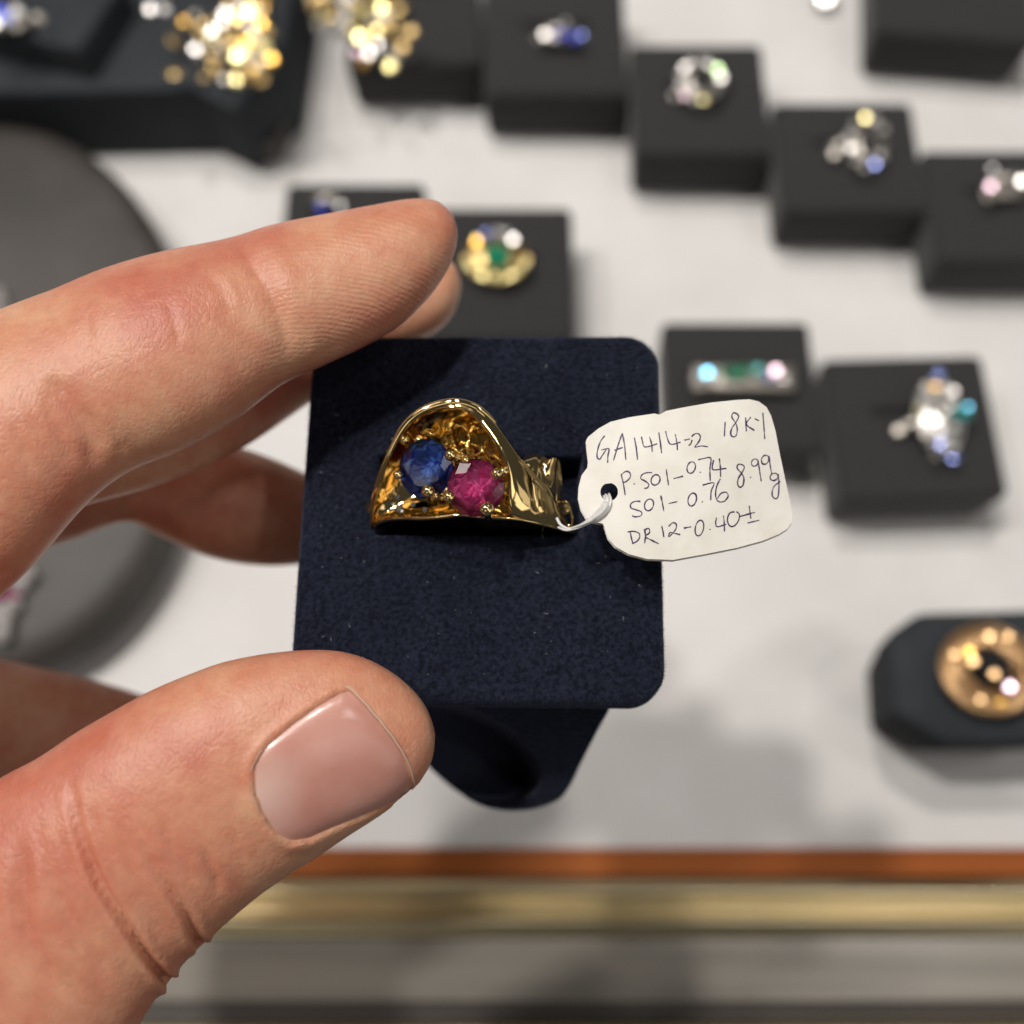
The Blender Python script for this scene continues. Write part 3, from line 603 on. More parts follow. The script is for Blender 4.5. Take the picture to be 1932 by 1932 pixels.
def big_gem(name, zx, zy, w, rx, ry, rot, tilt, mi, mo, seed):
    rs = random.Random(seed); c = Z1(zx, zy, w); n = 16; ca, sa = math.cos(rot), math.sin(rot)
    tx, ty = tilt; nb = basis((tx, ty, 1.0))
    def place(q): q = np.asarray(q, float); q = np.c_[q[:, 0] * ca - q[:, 1] * sa, q[:, 0] * sa + q[:, 1] * ca, q[:, 2]]; return LW(c + q @ nb.T)
    V = []; Fc = []
    rad = [1.0, .80, .58, .36, .16]; z = [-.05, -.65, -1.15, -1.75, -2.2]
    for k, (r, zz) in enumerate(zip(rad, z)):
        for j in range(n):
            a = 2 * math.pi * (j + .5 * (k % 2)) / n + (rs.gauss(0, .02) if k else 0); q = r * (1 + (rs.gauss(0, .025) if k else 0))
            V.append((rx * q * math.cos(a), ry * q * math.sin(a), zz + (rs.gauss(0, .06) if k else 0)))
    for k in range(4):
        for j in range(n):
            a, b = k * n + j, k * n + (j + 1) % n; c2, d = a + n, b + n
            Fc += [(a, b, d), (a, d, c2)] if (j + k) % 2 else [(a, b, c2), (b, d, c2)]
    V.append((0, 0, -2.3)); Fc += [(4 * n + j, 4 * n + (j + 1) % n, len(V) - 1) for j in range(n)]
    pav = mesh('pavilion_facets', place(V), Fc, M[mi], None, False); g = bpy.data.objects.new(name, None)
    at_ = pav.data.attributes.new('facet', 'FLOAT', 'FACE'); at_.data.foreach_set('value', [(rs.betavariate(.9, .9) if k_ < 2 * n else (rs.betavariate(.7, 1.5) if 'sapph' in mi else rs.betavariate(1.3, 1.0))) for k_ in range(len(Fc))])  # brightness painted per facet; sapphire's inner facets weighted darker
    V = []; Fc = []
    for j in range(8): a = 2 * math.pi * (j + .5) / 8; V.append((rx * .6 * math.cos(a), ry * .6 * math.sin(a), .75))
    for j in range(8): a = 2 * math.pi * j / 8; V.append((rx * .83 * math.cos(a), ry * .83 * math.sin(a), .45))
    for j in range(16): a = 2 * math.pi * j / 16; V.append((rx * math.cos(a), ry * math.sin(a), .06))
    for j in range(16): a = 2 * math.pi * j / 16; V.append((rx * math.cos(a), ry * math.sin(a), -.06))
    Fc.append(tuple(range(8)))
    for j in range(8):
        k = (j + 1) % 8; Fc += [(j, 8 + k, k), (8 + j, 16 + 2 * j, 16 + 2 * j + 1), (8 + j, 16 + 2 * j + 1, j), (j, 16 + 2 * j + 1, 8 + k), (16 + 2 * j + 1, 16 + (2 * j + 2) % 16, 8 + k)]
    Fc += [(16 + j, 32 + j, 32 + (j + 1) % 16, 16 + (j + 1) % 16) for j in range(16)]
    bpy.data.objects.remove(g)
    crown = mesh(name, place(V), Fc, M[mo], gring, False)
    me = pav.data; co = np.empty(len(me.vertices) * 3); me.vertices.foreach_get('co', co); co = co.reshape(-1, 3) - ORG[gring.name]; me.vertices.foreach_set('co', co.ravel()); me.update(); pav.parent = crown
    return c
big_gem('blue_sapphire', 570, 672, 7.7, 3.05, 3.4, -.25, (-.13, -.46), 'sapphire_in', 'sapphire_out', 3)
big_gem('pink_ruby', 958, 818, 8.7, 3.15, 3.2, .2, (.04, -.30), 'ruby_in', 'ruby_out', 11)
def prong(x, y, w, r, tall=3.0, lean=(0, 0)):
    r *= 1.3; c = Z1(x, y, w); prof = [(0.55, -tall), (.6, -1.2), (.72, -.5), (1, -.1), (1.0, .3), (.75, .7), (.35, .92), (0.02, 1.0)]; V = []; n = 12
    for q, z in prof:
        for j in range(n):
            a = 2 * math.pi * j / n; zz = z * (r if z > 0 else 1); V.append(c + np.array([r * q * math.cos(a) + lean[0] * -zz, r * q * math.sin(a) + lean[1] * -zz, zz]))
    mesh('prong', LW(np.array(V)), grid_faces(len(prof), n, True) + [tuple(range((len(prof) - 1) * n, len(prof) * n))], M['prong'], gring)
for x, y, w, r in ((405, 445, 8.0, .46), (515, 448, 8.3, .44), (352, 718, 7.8, .42), (765, 562, 8.7, .54), (885, 610, 9.2, .46), (822, 590, 8.4, .36), (588, 845, 8.5, .58), (642, 882, 8.0, .38), (750, 888, 8.8, .54), (1045, 985, 9.5, .64), (1120, 708, 9.5, .5), (1178, 690, 8.6, .44)): prong(x, y, w, r)
# gallery bars below the stones
for a, b in (((590, 860, 6.2), (760, 890, 6.4)), ((770, 580, 6.0), (880, 620, 6.4))):
    v, f = tube_mesh(LW(np.array([Z1(*a), (Z1(*a) + Z1(*b)) / 2 - np.array([0, 0, .8]), Z1(*b)])), .4 * MM, 8); mesh('gallery_bar', v, f, M['prong'], gring)
def small_dia(x, y, w, r, nrm=(0, 0, 1)):
    v, f = gem_mesh(r, None, 8); mesh('small_diamond', LW(Z1(x, y, w) + v @ basis(nrm).T), f, M['small_diamond'], gring, False)
for x, y, w, r in ((322, 945, 4.6, .34), (368, 985, 4.4, .46), (470, 950, 5.4, .3), (350, 890, 4.8, .3), (560, 990, 5.0, .34), (318, 445, 8.2, .3), (280, 540, 7.2, .3), (246, 630, 6.2, .28)): small_dia(x, y, w, r, (random.gauss(0, .3), random.gauss(0, .3), 1))
# nugget crest inside the bowl
for path in ([(440, 400, 6), (500, 375, 6.6), (570, 390, 6.8), (650, 410, 6.6)], [(560, 330, 6.6), (640, 280, 7)], [(750, 480, 7), (800, 530, 7.4), (870, 560, 7.4)], [(890, 380, 7.4), (910, 440, 7.4), (890, 500, 7.4), (900, 560, 7.4)], [(960, 490, 7.6), (1010, 500, 7.8), (1000, 550, 7.8), (930, 570, 7.4)]):
    q = crom([Z1(*a) for a in path], 14); rad = [(.22 + .25 * abs(mnoise.noise((k * .9, path[0][0], 0)))) * math.sin(math.pi * (k + .7) / 14.4) + .08 for k in range(14)]
    v, f = tube_mesh(q, rad, 8); v = v + np.array([[.12 * mnoise.noise((a * 3, b * 3, c * 3)) for _ in range(3)] for a, b, c in v]); mesh('nugget', LW(v), f, M['nugget'], gring)

# ================================================================== PRICE TAG
TP = (1048.2, 722.4)
def tag_d(x, y):        # gentle bend of the card
    return 118.5 + .0006 * (x - 1000) + (-.0010) * (y - 740) + 1.0 * ((x - 1000) / 800) ** 2 - .35 * math.sin(x / 420) + .2 * math.sin(y / 260 + x / 500)
def ZT(x, y, off=0.0): return P(TP[0] + .2456 * x, TP[1] + .2456 * y, tag_d(x, y) + off)
ptag = tag(empty('price_tag', ZT(412, 840)), 'cream paper price tag with handwritten purple codes tied to the ring', 'price tag')
out_t = [(235, 440), (250, 415), (330, 350), (420, 300), (560, 265), (760, 235), (798, 244), (850, 215), (1000, 185), (1200, 150), (1400, 130), (1490, 126), (1560, 142), (1620, 185), (1655, 250), (1690, 370), (1720, 530), (1760, 720), (1800, 900), (1820, 1010), (1815, 1070), (1780, 1120), (1720, 1160), (1600, 1210), (1400, 1265), (1150, 1315), (900, 1360), (700, 1352), (560, 1315), (455, 1255), (402, 1190), (378, 1115), (362, 1080), (300, 1070), (235, 1040), (195, 970), (175, 880), (180, 790), (200, 710), (245, 650), (252, 600), (242, 520)]
def leaf(name, outline, off, hole=True, thick=.22, shift=(0, 0)):
    o2 = [(x + shift[0], y + shift[1]) for x, y in outline]; dense = []
    for k in range(len(o2)):
        a, b = np.array(o2[k]), np.array(o2[(k + 1) % len(o2)]); n = max(1, int(np.linalg.norm(b - a) / 40))
        for i in range(n): dense.append(a + (b - a) * i / n)
    pts = [Vector(map(float, q)) for q in dense]; nb = len(pts); edges = [(i, (i + 1) % nb) for i in range(nb)]; hl = 0
    if hole:
        hl = 28; hb = len(pts)
        for k in range(hl): a = -2 * math.pi * k / hl; pts.append(Vector((412 + 68 * math.cos(a), 838 + 70 * math.sin(a))))
        edges += [(hb + i, hb + (i + 1) % hl) for i in range(hl)]
    poly = np.array([p[:] for p in pts[:nb]])
    def inside(x, y):
        c = False; j = nb - 1
        for i in range(nb):
            if (poly[i][1] > y) != (poly[j][1] > y) and x < (poly[j][0] - poly[i][0]) * (y - poly[i][1]) / (poly[j][1] - poly[i][1]) + poly[i][0]: c = not c
            j = i
        return c
    for x in range(200, 1850, 55):
        for y in range(120, 1400, 55):
            if hole and math.hypot(x - 412, y - 838) < 95: continue
            if inside(x, y) and np.min(np.hypot(poly[:, 0] - x, poly[:, 1] - y)) > 22: pts.append(Vector((x, y)))
    vo, eo, fo, *_ = delaunay_2d_cdt(pts, edges, [], 0, 1e-4)
    fo = [f for f in fo if inside(*(sum((vo[i] for i in f), Vector((0, 0))) / 3)) and not (hole and (sum((vo[i] for i in f), Vector((0, 0))) / 3 - Vector((412, 838))).length < 66)]
    n = len(vo); V = [ZT(p.x, p.y, off) for p in vo] + [ZT(p.x, p.y, off + thick) for p in vo]
    cnt = {}
    for f in fo:
        for k in range(3): e = (f[k], f[(k + 1) % 3]); cnt[tuple(sorted(e))] = cnt.get(tuple(sorted(e)), []) + [e]
    Fc = [tuple(f) for f in fo] + [tuple(i + n for i in reversed(f)) for f in fo] + [(e[0][0], e[0][1], e[0][1] + n, e[0][0] + n) for e in cnt.values() if len(e) == 1]
    return mesh(name, V, Fc, M['paper'], ptag, smooth=False)
front = leaf('front_leaf', out_t, 0.0)
back_t = [(x, y) for x, y in out_t]
leaf('back_leaf', back_t, .9, True, .22, (-4, 14))
def ell(cx, cy_, rx, ry, a0=-80): return [(cx + rx * math.cos(math.radians(a0 + k * 20)) + .15 * ry * -math.sin(math.radians(a0 + k * 20)), cy_ + ry * math.sin(math.radians(a0 + k * 20))) for k in range(19)]
def dot(x, y): return [(x - 4, y - 2), (x + 4, y + 3)]
lines = [
 [[(378, 405), (345, 450), (322, 520), (320, 570), (338, 586), (360, 555), (392, 508)], [(350, 516), (408, 506), (402, 560), (400, 614)], [(445, 595), (480, 480), (513, 385)], [(513, 385), (530, 480), (540, 590)], [(452, 518), (516, 496)],
  [(605, 420), (620, 500), (630, 590)], [(660, 412), (668, 450), (688, 492), (782, 468)], [(722, 415), (738, 470), (742, 530)], [(793, 380), (805, 460), (815, 540)], [(845, 370), (862, 435), (888, 472), (960, 455)], [(920, 395), (932, 460), (936, 516)],
  [(990, 440), (1032, 430)], [(1048, 438), (1040, 465), (1022, 482)], [(1045, 412), (1070, 392), (1100, 392), (1112, 420), (1095, 460), (1070, 493), (1120, 484), (1170, 491)],
  [(1303, 300), (1300, 350), (1297, 410)], [(1392, 236), (1365, 230), (1355, 265), (1385, 310), (1396, 360), (1386, 405), (1360, 413), (1345, 390), (1356, 345), (1388, 300), (1407, 258), (1392, 236)], [(1460, 265), (1462, 315), (1466, 372)], [(1500, 262), (1466, 318), (1528, 366)], [(1530, 274), (1562, 291)], [(1592, 230), (1600, 330), (1607, 432)]],
 [[(503, 700), (520, 770), (535, 862)], [(503, 706), (540, 680), (570, 690), (573, 725), (546, 755), (520, 766)], dot(604, 775), [(742, 690), (700, 690), (665, 705), (655, 735), (690, 755), (716, 780), (706, 805), (680, 810)], ell(768, 745, 34, 40), [(850, 662), (858, 720), (868, 786)], [(905, 736), (980, 716)],
  ell(1042, 650, 32, 44), dot(1112, 686), [(1095, 590), (1140, 580), (1192, 578), (1186, 660), (1188, 752)], [(1215, 592), (1204, 640), (1216, 668), (1312, 656)], [(1258, 580), (1266, 650), (1268, 722)],
  [(1440, 630), (1405, 625), (1395, 655), (1425, 690), (1446, 730), (1440, 785), (1415, 801), (1398, 775), (1406, 730), (1432, 690), (1450, 650), (1440, 630)], dot(1498, 725), ell(1530, 612, 25, 28), [(1556, 600), (1568, 680), (1580, 756)], ell(1610, 590, 28, 35), [(1638, 560), (1650, 640), (1660, 702)], ell(1678, 722, 30, 28), [(1712, 700), (1716, 790), (1710, 868), (1690, 890), (1664, 862), (1676, 800), (1726, 756)]],
 [[(652, 910), (610, 910), (578, 930), (580, 960), (620, 975), (660, 992), (655, 1020), (612, 1029), (588, 1020)], ell(718, 937, 34, 45), [(808, 865), (820, 920), (832, 986)], [(870, 926), (936, 912)], ell(1050, 896, 32, 50), dot(1128, 913), [(1130, 785), (1216, 768), (1196, 830), (1192, 902)], [(1266, 735), (1236, 800), (1230, 870), (1250, 910), (1295, 910), (1326, 870), (1310, 840), (1270, 850), (1243, 888)]],
 [[(575, 1150), (582, 1190), (595, 1236)], [(553, 1145), (600, 1140), (640, 1155), (646, 1185), (626, 1215), (588, 1236)], [(685, 1130), (690, 1180), (684, 1232)], [(678, 1132), (715, 1118), (722, 1150), (690, 1180), (740, 1210), (792, 1236)], [(815, 1100), (825, 1140), (832, 1186)], [(868, 1102), (900, 1075), (926, 1085), (925, 1120), (890, 1165), (868, 1182), (880, 1150), (912, 1155), (958, 1166)], [(985, 1116), (1042, 1105)], ell(1105, 1115, 32, 60), dot(1186, 1125),
  [(1236, 1035), (1230, 1080), (1245, 1105), (1312, 1085)], [(1290, 1020), (1296, 1080), (1298, 1142)], [(1375, 990), (1338, 1000), (1320, 1050), (1335, 1095), (1370, 1100), (1404, 1060), (1412, 1012), (1390, 988)], [(1415, 1026), (1532, 994)], [(1488, 945), (1500, 1042)], [(1475, 1076), (1566, 1055)]]]
for ln in lines:
    V = []; Fc = []
    for s in ln:
        q = crom(s, max(6, 5 * len(s))); tg = np.gradient(q, axis=0); tg /= np.linalg.norm(tg, axis=1)[:, None] + 1e-9; b = len(V)
        for k in range(len(q)):
            w = 5.0 + 3.4 * mnoise.noise((q[k][0] * .03, q[k][1] * .03, 0)); nx_, ny_ = -tg[k][1] * w, tg[k][0] * w
            V += [ZT(q[k][0] + nx_, q[k][1] + ny_, -.02), ZT(q[k][0] - nx_, q[k][1] - ny_, -.02)]
        Fc += [(b + 2 * k, b + 2 * k + 1, b + 2 * k + 3, b + 2 * k + 2) for k in range(len(q) - 1)]
    mesh('handwritten_line', V, Fc, M['ink'], front, False)
# thread through the hole, knotted and tied to the ring
def TH(pts): return np.array([P(TP[0] + .2456 * x, TP[1] + .2456 * y, d) for x, y, d in pts])
for pts, r in (([(385, 860, 119.4), (400, 895, 118.0), (385, 950, 117.9), (330, 1010, 118.0), (250, 1070, 118.2), (160, 1112, 118.8), (95, 1120, 119.6), (40, 1090, 120.4), (10, 1040, 121)], .17), ([(410, 850, 119.6), (425, 905, 117.9), (400, 980, 117.8), (330, 1040, 117.9), (240, 1085, 118.1), (150, 1120, 118.6), (80, 1132, 119.4), (20, 1110, 120.4)], .13), ([(370, 870, 119.2), (385, 905, 118.1), (400, 930, 117.7), (350, 960, 117.8), (300, 1000, 118.1), (260, 1055, 118.2)], .15)):
    v, f = tube_mesh(crom(TH(pts), 50), r * MM, 8); mesh('thread', v, f, M['thread'], ptag)

up_e = crom(TH([(378, 848, 119.2), (372, 900, 118.0), (330, 965, 117.8), (270, 1025, 117.9), (195, 1078, 118.3), (120, 1108, 118.9)]), 30); lo_e = crom(TH([(432, 880, 118.9), (428, 950, 117.8), (370, 1020, 117.6), (290, 1068, 117.8), (205, 1102, 118.2), (122, 1124, 118.9)]), 30)
V = []
for k in range(30):
    for t in np.linspace(0, 1, 7): p = up_e[k] * (1 - t) + lo_e[k] * t; V.append(p + RC @ np.array([0, 0, .35 * MM * math.sin(math.pi * t) + .12 * MM * mnoise.noise((k * .3, t * 5, 0))]))
M['film'] = mat('milky_film', (0.78, 0.77, 0.75), 0.4, Transmission_Weight=0.35)
mesh('tie_strip', V, grid_faces(30, 7), M['film'], ptag)

# ================================================================== HAND
def loft(st, n=44, nd=70, tip=None):
    st = crom(st, nd); V = []
    vd = RC @ np.array([0, 0, 1.0])
    for tx, ty, bx, by, d, ra in st:
        a, b = P(tx, ty, d), P(bx, by, d); c = (a + b) / 2; e1 = (a - b) / 2
        view = (CAM - c); view /= np.linalg.norm(view); e2 = view * np.linalg.norm(e1) * ra
        for k in range(n): an = 2 * math.pi * k / n; V.append(c + e1 * math.cos(an) + e2 * math.sin(an))
    Fc = grid_faces(nd, n, True); m0 = len(V)
    V.append(np.mean(V[:n], 0)); Fc += [(m0, (j + 1) % n, j) for j in range(n)]
    last = np.mean(V[(nd - 1) * n:nd * n], 0) if tip is None else P(*tip); V.append(last); b = (nd - 1) * n
    Fc += [(b + j, b + (j + 1) % n, m0 + 1) for j in range(n)]
    return np.array(V), Fc
index = loft([(-420, 800, -240, 1330, 121, .8), (-230, 695, -45, 1165, 119.5, .8), (-100, 628, 55, 1075, 119, .8), (0, 583, 165, 950, 119, .8), (100, 545, 248, 888, 119.4, .8), (191, 507, 340, 851, 120, .8), (300, 475, 440, 796, 121, .8), (425, 450, 532, 726, 122.5, .82), (524, 421, 610, 690, 123.8, .84), (620, 402, 688, 654, 125, .86), (700, 387, 752, 617, 125.8, .88), (770, 375, 806, 566, 126.4, .9), (818, 376, 842, 515, 126.8, .95), (846, 394, 858, 478, 127, 1.1), (858, 412, 863, 455, 127, 1.3)], tip=(864, 436, 127))
thumb = loft([(-420, 1800, -60, 2420, 116, .66), (-250, 1640, 60, 2250, 114.5, .66), (-120, 1545, 175, 2080, 113.5, .66), (0, 1468, 268, 1925, 113.2, .66), (71, 1430, 319, 1852, 113.2, .66), (143, 1382, 364, 1800, 113.3, .66), (214, 1341, 419, 1750, 113.5, .65), (286, 1302, 478, 1699, 113.8, .64), (362, 1270, 546, 1650, 114.2, .63), (429, 1247, 600, 1617, 114.6, .62), (524, 1230, 665, 1572, 115, .61), (619, 1226, 727, 1530, 115.4, .61), (686, 1240, 768, 1497, 115.6, .64), (743, 1270, 799, 1466, 115.8, .7), (785, 1307, 815, 1436, 116, .85), (808, 1340, 820, 1412, 116, 1.05)], tip=(822, 1380, 116))
middle = loft([(-380, 820, -300, 1200, 126, .9), (-150, 760, -60, 1050, 128, .9), (60, 720, 130, 965, 131, .9), (230, 690, 300, 915, 136, .9), (370, 660, 450, 850, 141, .9), (500, 600, 585, 760, 146, .9), (610, 540, 690, 690, 149, .9), (700, 505, 760, 655, 150, .9), (770, 480, 815, 632, 151, .9), (825, 478, 852, 598, 151, .95), (858, 498, 868, 560, 151, 1.1)], tip=(872, 530, 151))
ringf = loft([(-380, 1000, -330, 1260, 130, .9), (-200, 860, -150, 1120, 134, .9), (-40, 830, 40, 1050, 141, .9), (110, 835, 140, 1018, 148, .9), (215, 840, 238, 985, 152, .9), (300, 825, 305, 1014, 155, .9), (400, 832, 400, 1053, 157, .9), (500, 860, 500, 1068, 158, .9), (600, 905, 585, 1062, 158, .9), (660, 940, 640, 1050, 158, .9)])
little = loft([(-380, 1260, -400, 1560, 132, .9), (-200, 1225, -230, 1500, 142, .9), (-60, 1232, -90, 1490, 152, .9), (60, 1256, 30, 1485, 160, .9), (180, 1284, 150, 1490, 165, .9), (290, 1318, 260, 1480, 168, .9), (370, 1350, 350, 1460, 169, .9)])
palm = loft([(-700, 500, -330, 520, 126, .5), (-800, 800, -200, 820, 124, .42), (-820, 1100, -190, 1120, 122, .42), (-830, 1400, -190, 1430, 122, .45), (-830, 1800, -150, 1900, 118, .42), (-800, 2200, -100, 2350, 116, .4), (-760, 2500, -260, 2600, 116, .4)])
V, Fc = join([index, thumb, middle, ringf, little, palm])
tmp = mesh('hand_tmp', V, Fc, None); bm = bmesh.new(); bm.from_mesh(tmp.data); bmesh.ops.recalc_face_normals(bm, faces=bm.faces); bm.to_mesh(tmp.data); bm.free()
md = tmp.modifiers.new('r', 'REMESH'); md.mode = 'VOXEL'; md.voxel_size = 0.00045; md.use_smooth_shade = True
ms = tmp.modifiers.new('s', 'SMOOTH'); ms.factor = .5; ms.iterations = 6
dg = bpy.context.evaluated_depsgraph_get(); dg.update()
hm = bpy.data.meshes.new_from_object(tmp.evaluated_get(dg)); bpy.data.objects.remove(tmp)
nv = len(hm.vertices); co = np.empty(nv * 3); hm.vertices.foreach_get('co', co); co = co.reshape(-1, 3)
nm = np.empty(nv * 3); hm.vertices.foreach_get('normal', nm); nm = nm.reshape(-1, 3)
px = proj(co); view = CAM - co; vlen = np.linalg.norm(view, axis=1); facing = np.einsum('ij,ij->i', nm, view / vlen[:, None])
depth = -((co - CAM) @ RC)[:, 2] / MM
def z3(l): return [(x * .4765, 340 + y * .4765) for x, y in l]
def z4(l): return [(x * .4765, 1204 + y * .4765) for x, y in l]
def seg_dist(pts, poly):
    best = np.full(len(pts), 1e9); par = np.zeros(len(pts))
    for i in range(len(poly) - 1):
        a, b = poly[i], poly[i + 1]; ab = b - a; t = np.clip(((pts - a) @ ab) / (ab @ ab + 1e-9), 0, 1); d = np.linalg.norm(pts - (a + t[:, None] * ab), axis=1)
        m_ = d < best; best[m_] = d[m_]; par[m_] = (i + t[m_]) / (len(poly) - 1)
    return best, par
disp = np.zeros(nv)
def crease(pts, dmax, amp, sig, bulge=.35, grow=False):
    poly = crom(pts, 40); d, par = seg_dist(px, poly)
    k = (facing > -.05) & (depth < dmax) & (d < sig * 9)
    fade = np.clip(np.minimum(par, 1 - par) * 3.2, 0, 1); fade = fade * fade * (3 - 2 * fade)
    if grow: fade = np.clip(par * 1.1, 0, 1) ** .8 * np.clip((1 - par) * 8 + .5, 0, 1)
    wob = np.array([1 + .3 * mnoise.noise((x_ * .012, y_ * .012, amp)) for x_, y_ in px[k]])
    disp[k] += (-amp * .9 * np.exp(-(d[k] / sig) ** 2) - amp * .55 * np.exp(-(d[k] / (sig * 2.6)) ** 2) + amp * bulge * np.exp(-((d[k] - sig * 3.6) / (sig * 1.9)) ** 2)) * fade[k] * wob
TD, ID = 117.5, 126.5
crease(z4([(270, 560), (290, 640), (305, 720), (345, 850), (400, 980), (480, 1110), (580, 1260), (670, 1365), (700, 1400)]), TD, 1.1, 5, .5, True)
crease(z4([(500, 740), (600, 900), (680, 1010), (740, 1100), (780, 1190), (800, 1230)]), TD, .75, 5, .5, True)
crease(z4([(90, 780), (90, 900), (110, 1150), (200, 1330), (330, 1460)]), TD, .34, 9)
crease(z4([(800, 820), (840, 920), (880, 1020)]), TD, .26, 6)
crease(z4([(420, 650), (500, 900), (560, 1020), (650, 1160)]), TD, .2, 6, .35, True)
crease(z4([(200, 900), (260, 1080), (380, 1260), (470, 1400)]), TD, .26, 7)
crease(z4([(620, 700), (700, 850), (780, 1000)]), TD, .10, 8)
for a_, b_, c_ in (((330, 620), (400, 790), (470, 900)), ((700, 640), (770, 760), (850, 880)), ((150, 700), (170, 860), (230, 1010)), ((900, 760), (940, 840), (990, 900)), ((560, 640), (640, 760), (720, 900)), ((40, 900), (60, 1080), (120, 1240)), ((450, 1150), (540, 1280), (600, 1380)), ((250, 1180), (340, 1300), (450, 1430))):
    crease(z4([a_, b_, c_]), TD, .12, 4.5)
for a_, b_, c_ in (((60, 760), (120, 900), (170, 1050)), ((430, 960), (470, 1040), (500, 1090)), ((640, 420), (690, 560), (710, 700)), ((800, 330), (880, 450), (930, 580)), ((1180, 520), (1210, 610), (1215, 690)), ((20, 880), (90, 1060), (140, 1200)), ((330, 480), (350, 600), (340, 700))):
    crease(z3([a_, b_, c_]), ID, .09, 5)
crease(z3([(915, 228), (975, 300), (1060, 430), (1120, 560), (1138, 660), (1132, 800)]), ID, .30, 12, .6)
crease(z3([(890, 300), (960, 430), (1010, 560)]), ID, .10, 10)
crease(z3([(180, 760), (215, 810), (270, 880), (340, 1000), (370, 1100), (420, 1150)]), ID, .34, 13)
crease(z3([(310, 880), (370, 980), (420, 1080)]), ID, .16, 9)
crease(z3([(215, 425), (230, 520), (235, 600)]), ID, .18, 9)
crease(z3([(140, 820), (200, 930), (260, 1060), (290, 1150)]), ID, .18, 10)
nail_out = [(1000, 540), (1008, 490), (1060, 420), (1150, 345), (1250, 270), (1340, 215), (1385, 205), (1470, 290), (1550, 390), (1610, 490), (1636, 590), (1600, 640), (1450, 704), (1300, 765), (1220, 800), (1150, 808), (1090, 775), (1040, 700), (1008, 620)]
no_px = np.array(z4(nail_out)); dist_n, _ = seg_dist(px, np.vstack([no_px, no_px[:1]]))
def inpoly(pts, poly):
    c = np.zeros(len(pts), bool); j = len(poly) - 1
    for i in range(len(poly)):
        k = ((poly[i][1] > pts[:, 1]) != (poly[j][1] > pts[:, 1])); xx = (poly[j][0] - poly[i][0]) * (pts[:, 1] - poly[i][1]) / (poly[j][1] - poly[i][1] + 1e-12) + poly[i][0]
        c ^= k & (pts[:, 0] < xx); j = i
    return c
tfront = (facing > -.05) & (depth < TD) & (px[:, 0] > 380) & (px[:, 1] > 1200)
inn = inpoly(px, no_px) & tfront
disp[inn] += -.45 * np.clip(dist_n[inn] / 9, 0, 1)               # nail bed sits lower
prox = tfront & ~inn
tipside = np.clip((px[:, 0] - 640) / 60, 0, 1) * np.clip((1480 - px[:, 1]) / 60, 0, 1)
disp[prox] += (.30 * np.exp(-((dist_n[prox] - 7) / 13) ** 2)) * (1 - .9 * tipside[prox]) * (1 - .6 * np.clip((px[prox, 0] - 560) / 80, 0, 1) * np.clip((px[prox, 1] - 1440) / 40, 0, 1))
co2 = co + nm * (disp * MM)[:, None]
hm.vertices.foreach_set('co', co2.ravel()); hm.update()
# fingerprint ridges: a smooth phase the material turns into fine relief
ph = np.zeros(nv); mk = np.zeros(nv)
q = px - np.array([585, 860]); rr_ = np.hypot(q[:, 0] * .9, q[:, 1]); on_i = (px[:, 1] < 1150) & (depth < 128)
ph = np.where(on_i, rr_ * .68, ((px[:, 0] * .5 + px[:, 1] * .9)) * .62)
mk = np.where(on_i, np.clip((px[:, 0] - 400) / 260, .12, 1), .10) * np.clip(facing * 2, 0, 1)
mk[inn] = 0
for nme, arr in (('ridge', ph), ('ridge_mask', mk)):
    a = hm.attributes.new(nme, 'FLOAT', 'POINT'); a.data.foreach_set('value', arr.astype(np.float32))
hm.materials.clear(); hm.materials.append(M['skin'])
hm.polygons.foreach_set('use_smooth', [True] * len(hm.polygons)); hm.name = 'hand'
hand = bpy.data.objects.new('hand', hm); COL.objects.link(hand); ORG[hand.name] = np.zeros(3)
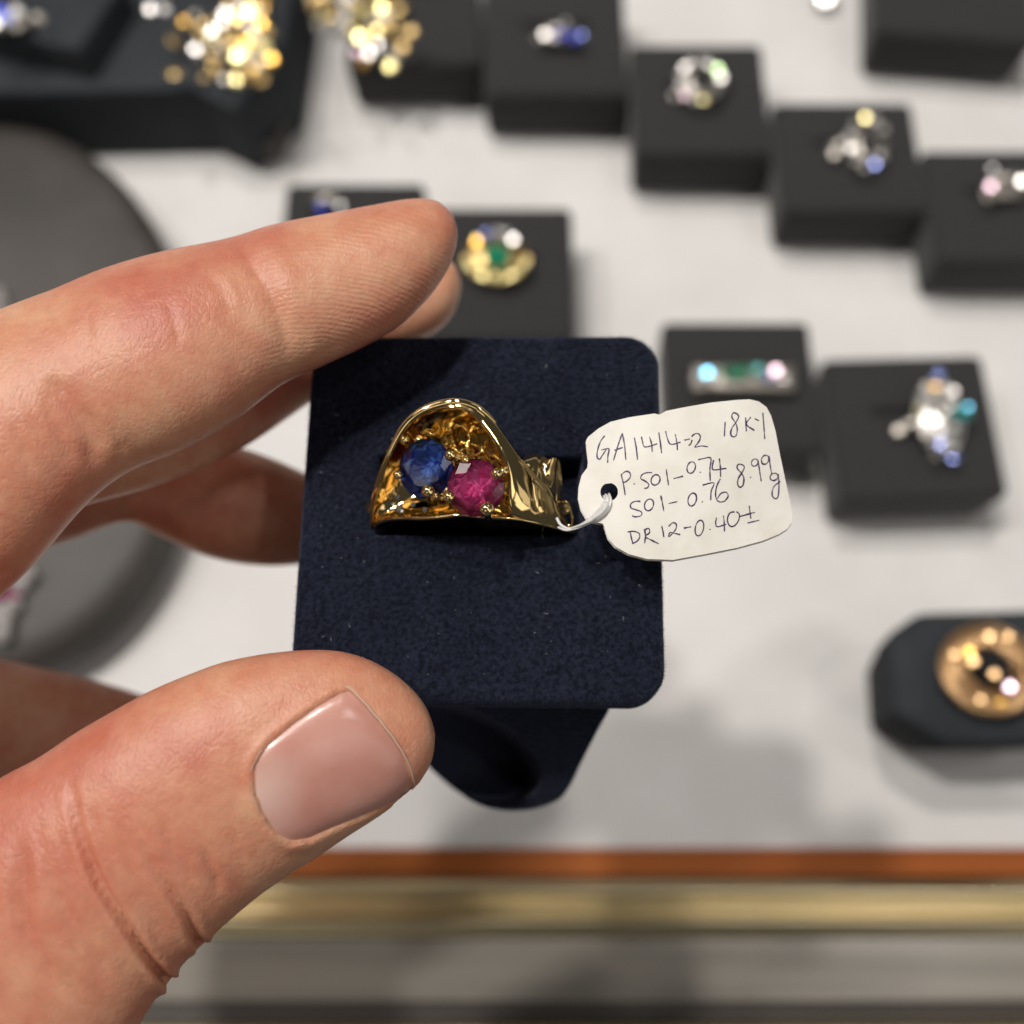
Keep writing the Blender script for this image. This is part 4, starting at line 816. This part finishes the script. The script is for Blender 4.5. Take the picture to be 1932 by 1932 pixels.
tag(hand, 'bare left hand pinching the navy ring holder between index finger and thumb', 'hand')
# thumb nail
tris = []; hm.calc_loop_triangles(); tv = [tuple(t.vertices) for t in hm.loop_triangles]
bvh = BVHTree.FromPolygons([Vector(v) for v in co.tolist()], tv)        # undisplaced skin
def on_skin(x, y, off):
    r = P(x, y, 100) - CAM; h, n_, *_ = bvh.ray_cast(Vector(CAM), Vector(r / np.linalg.norm(r)))
    if h is None:
        c_ = np.array([618, 1448.]); q_ = c_ + (np.array([x, y]) - c_) * .985; return on_skin(q_[0], q_[1], off)
    return np.array(h) + np.array(n_) * off * MM
npoly = crom(np.vstack([no_px, no_px[:1]]), 111)[:-1]
cen = np.array([618, 1448.]); V = []; lay = 16
for k in range(lay):
    s = k / (lay - 1)
    for x, y in npoly:
        p2 = cen + (np.array([x, y]) - cen) * max(s, .004); V.append(on_skin(p2[0], p2[1], .26 - .42 * s ** 6))
V = np.array(V)
nail = mesh('thumb_nail', V, grid_faces(lay, 110, True), M['nail'], hand)
pn = proj(V); lu = np.clip(1 - (np.hypot(pn[:, 0] - 500, (pn[:, 1] - 1500) * .8) - 15) / 70, 0, 1)
a = nail.data.attributes.new('lunula', 'FLOAT', 'POINT'); a.data.foreach_set('value', lu.astype(np.float32))
fe = crom(z4([(1352, 198), (1385, 200), (1470, 288), (1552, 388), (1612, 488), (1637, 570), (1640, 600)]), 40)
fp = np.array([on_skin(x + 1.5 * mnoise.noise((x * .05, y * .05, 0)), y, .14) for x, y in fe]); v, f = tube_mesh(fp, np.interp(np.arange(40), [0, 6, 30, 39], [.05, .13, .12, .05]) * MM, 8); mesh('free_edge', v, f, M['nail_edge'], nail)
ce = crom(z4([(1040, 440), (1008, 490), (994, 545), (1002, 620), (1035, 705), (1085, 782), (1150, 815), (1210, 806)]), 40)
fp = np.array([on_skin(x, y, .22) for x, y in ce]); fp += rng.normal(0, .00004, fp.shape); v, f = tube_mesh(fp, .055 * MM, 6); mesh('cuticle', v, f, M['nail_edge'], nail)
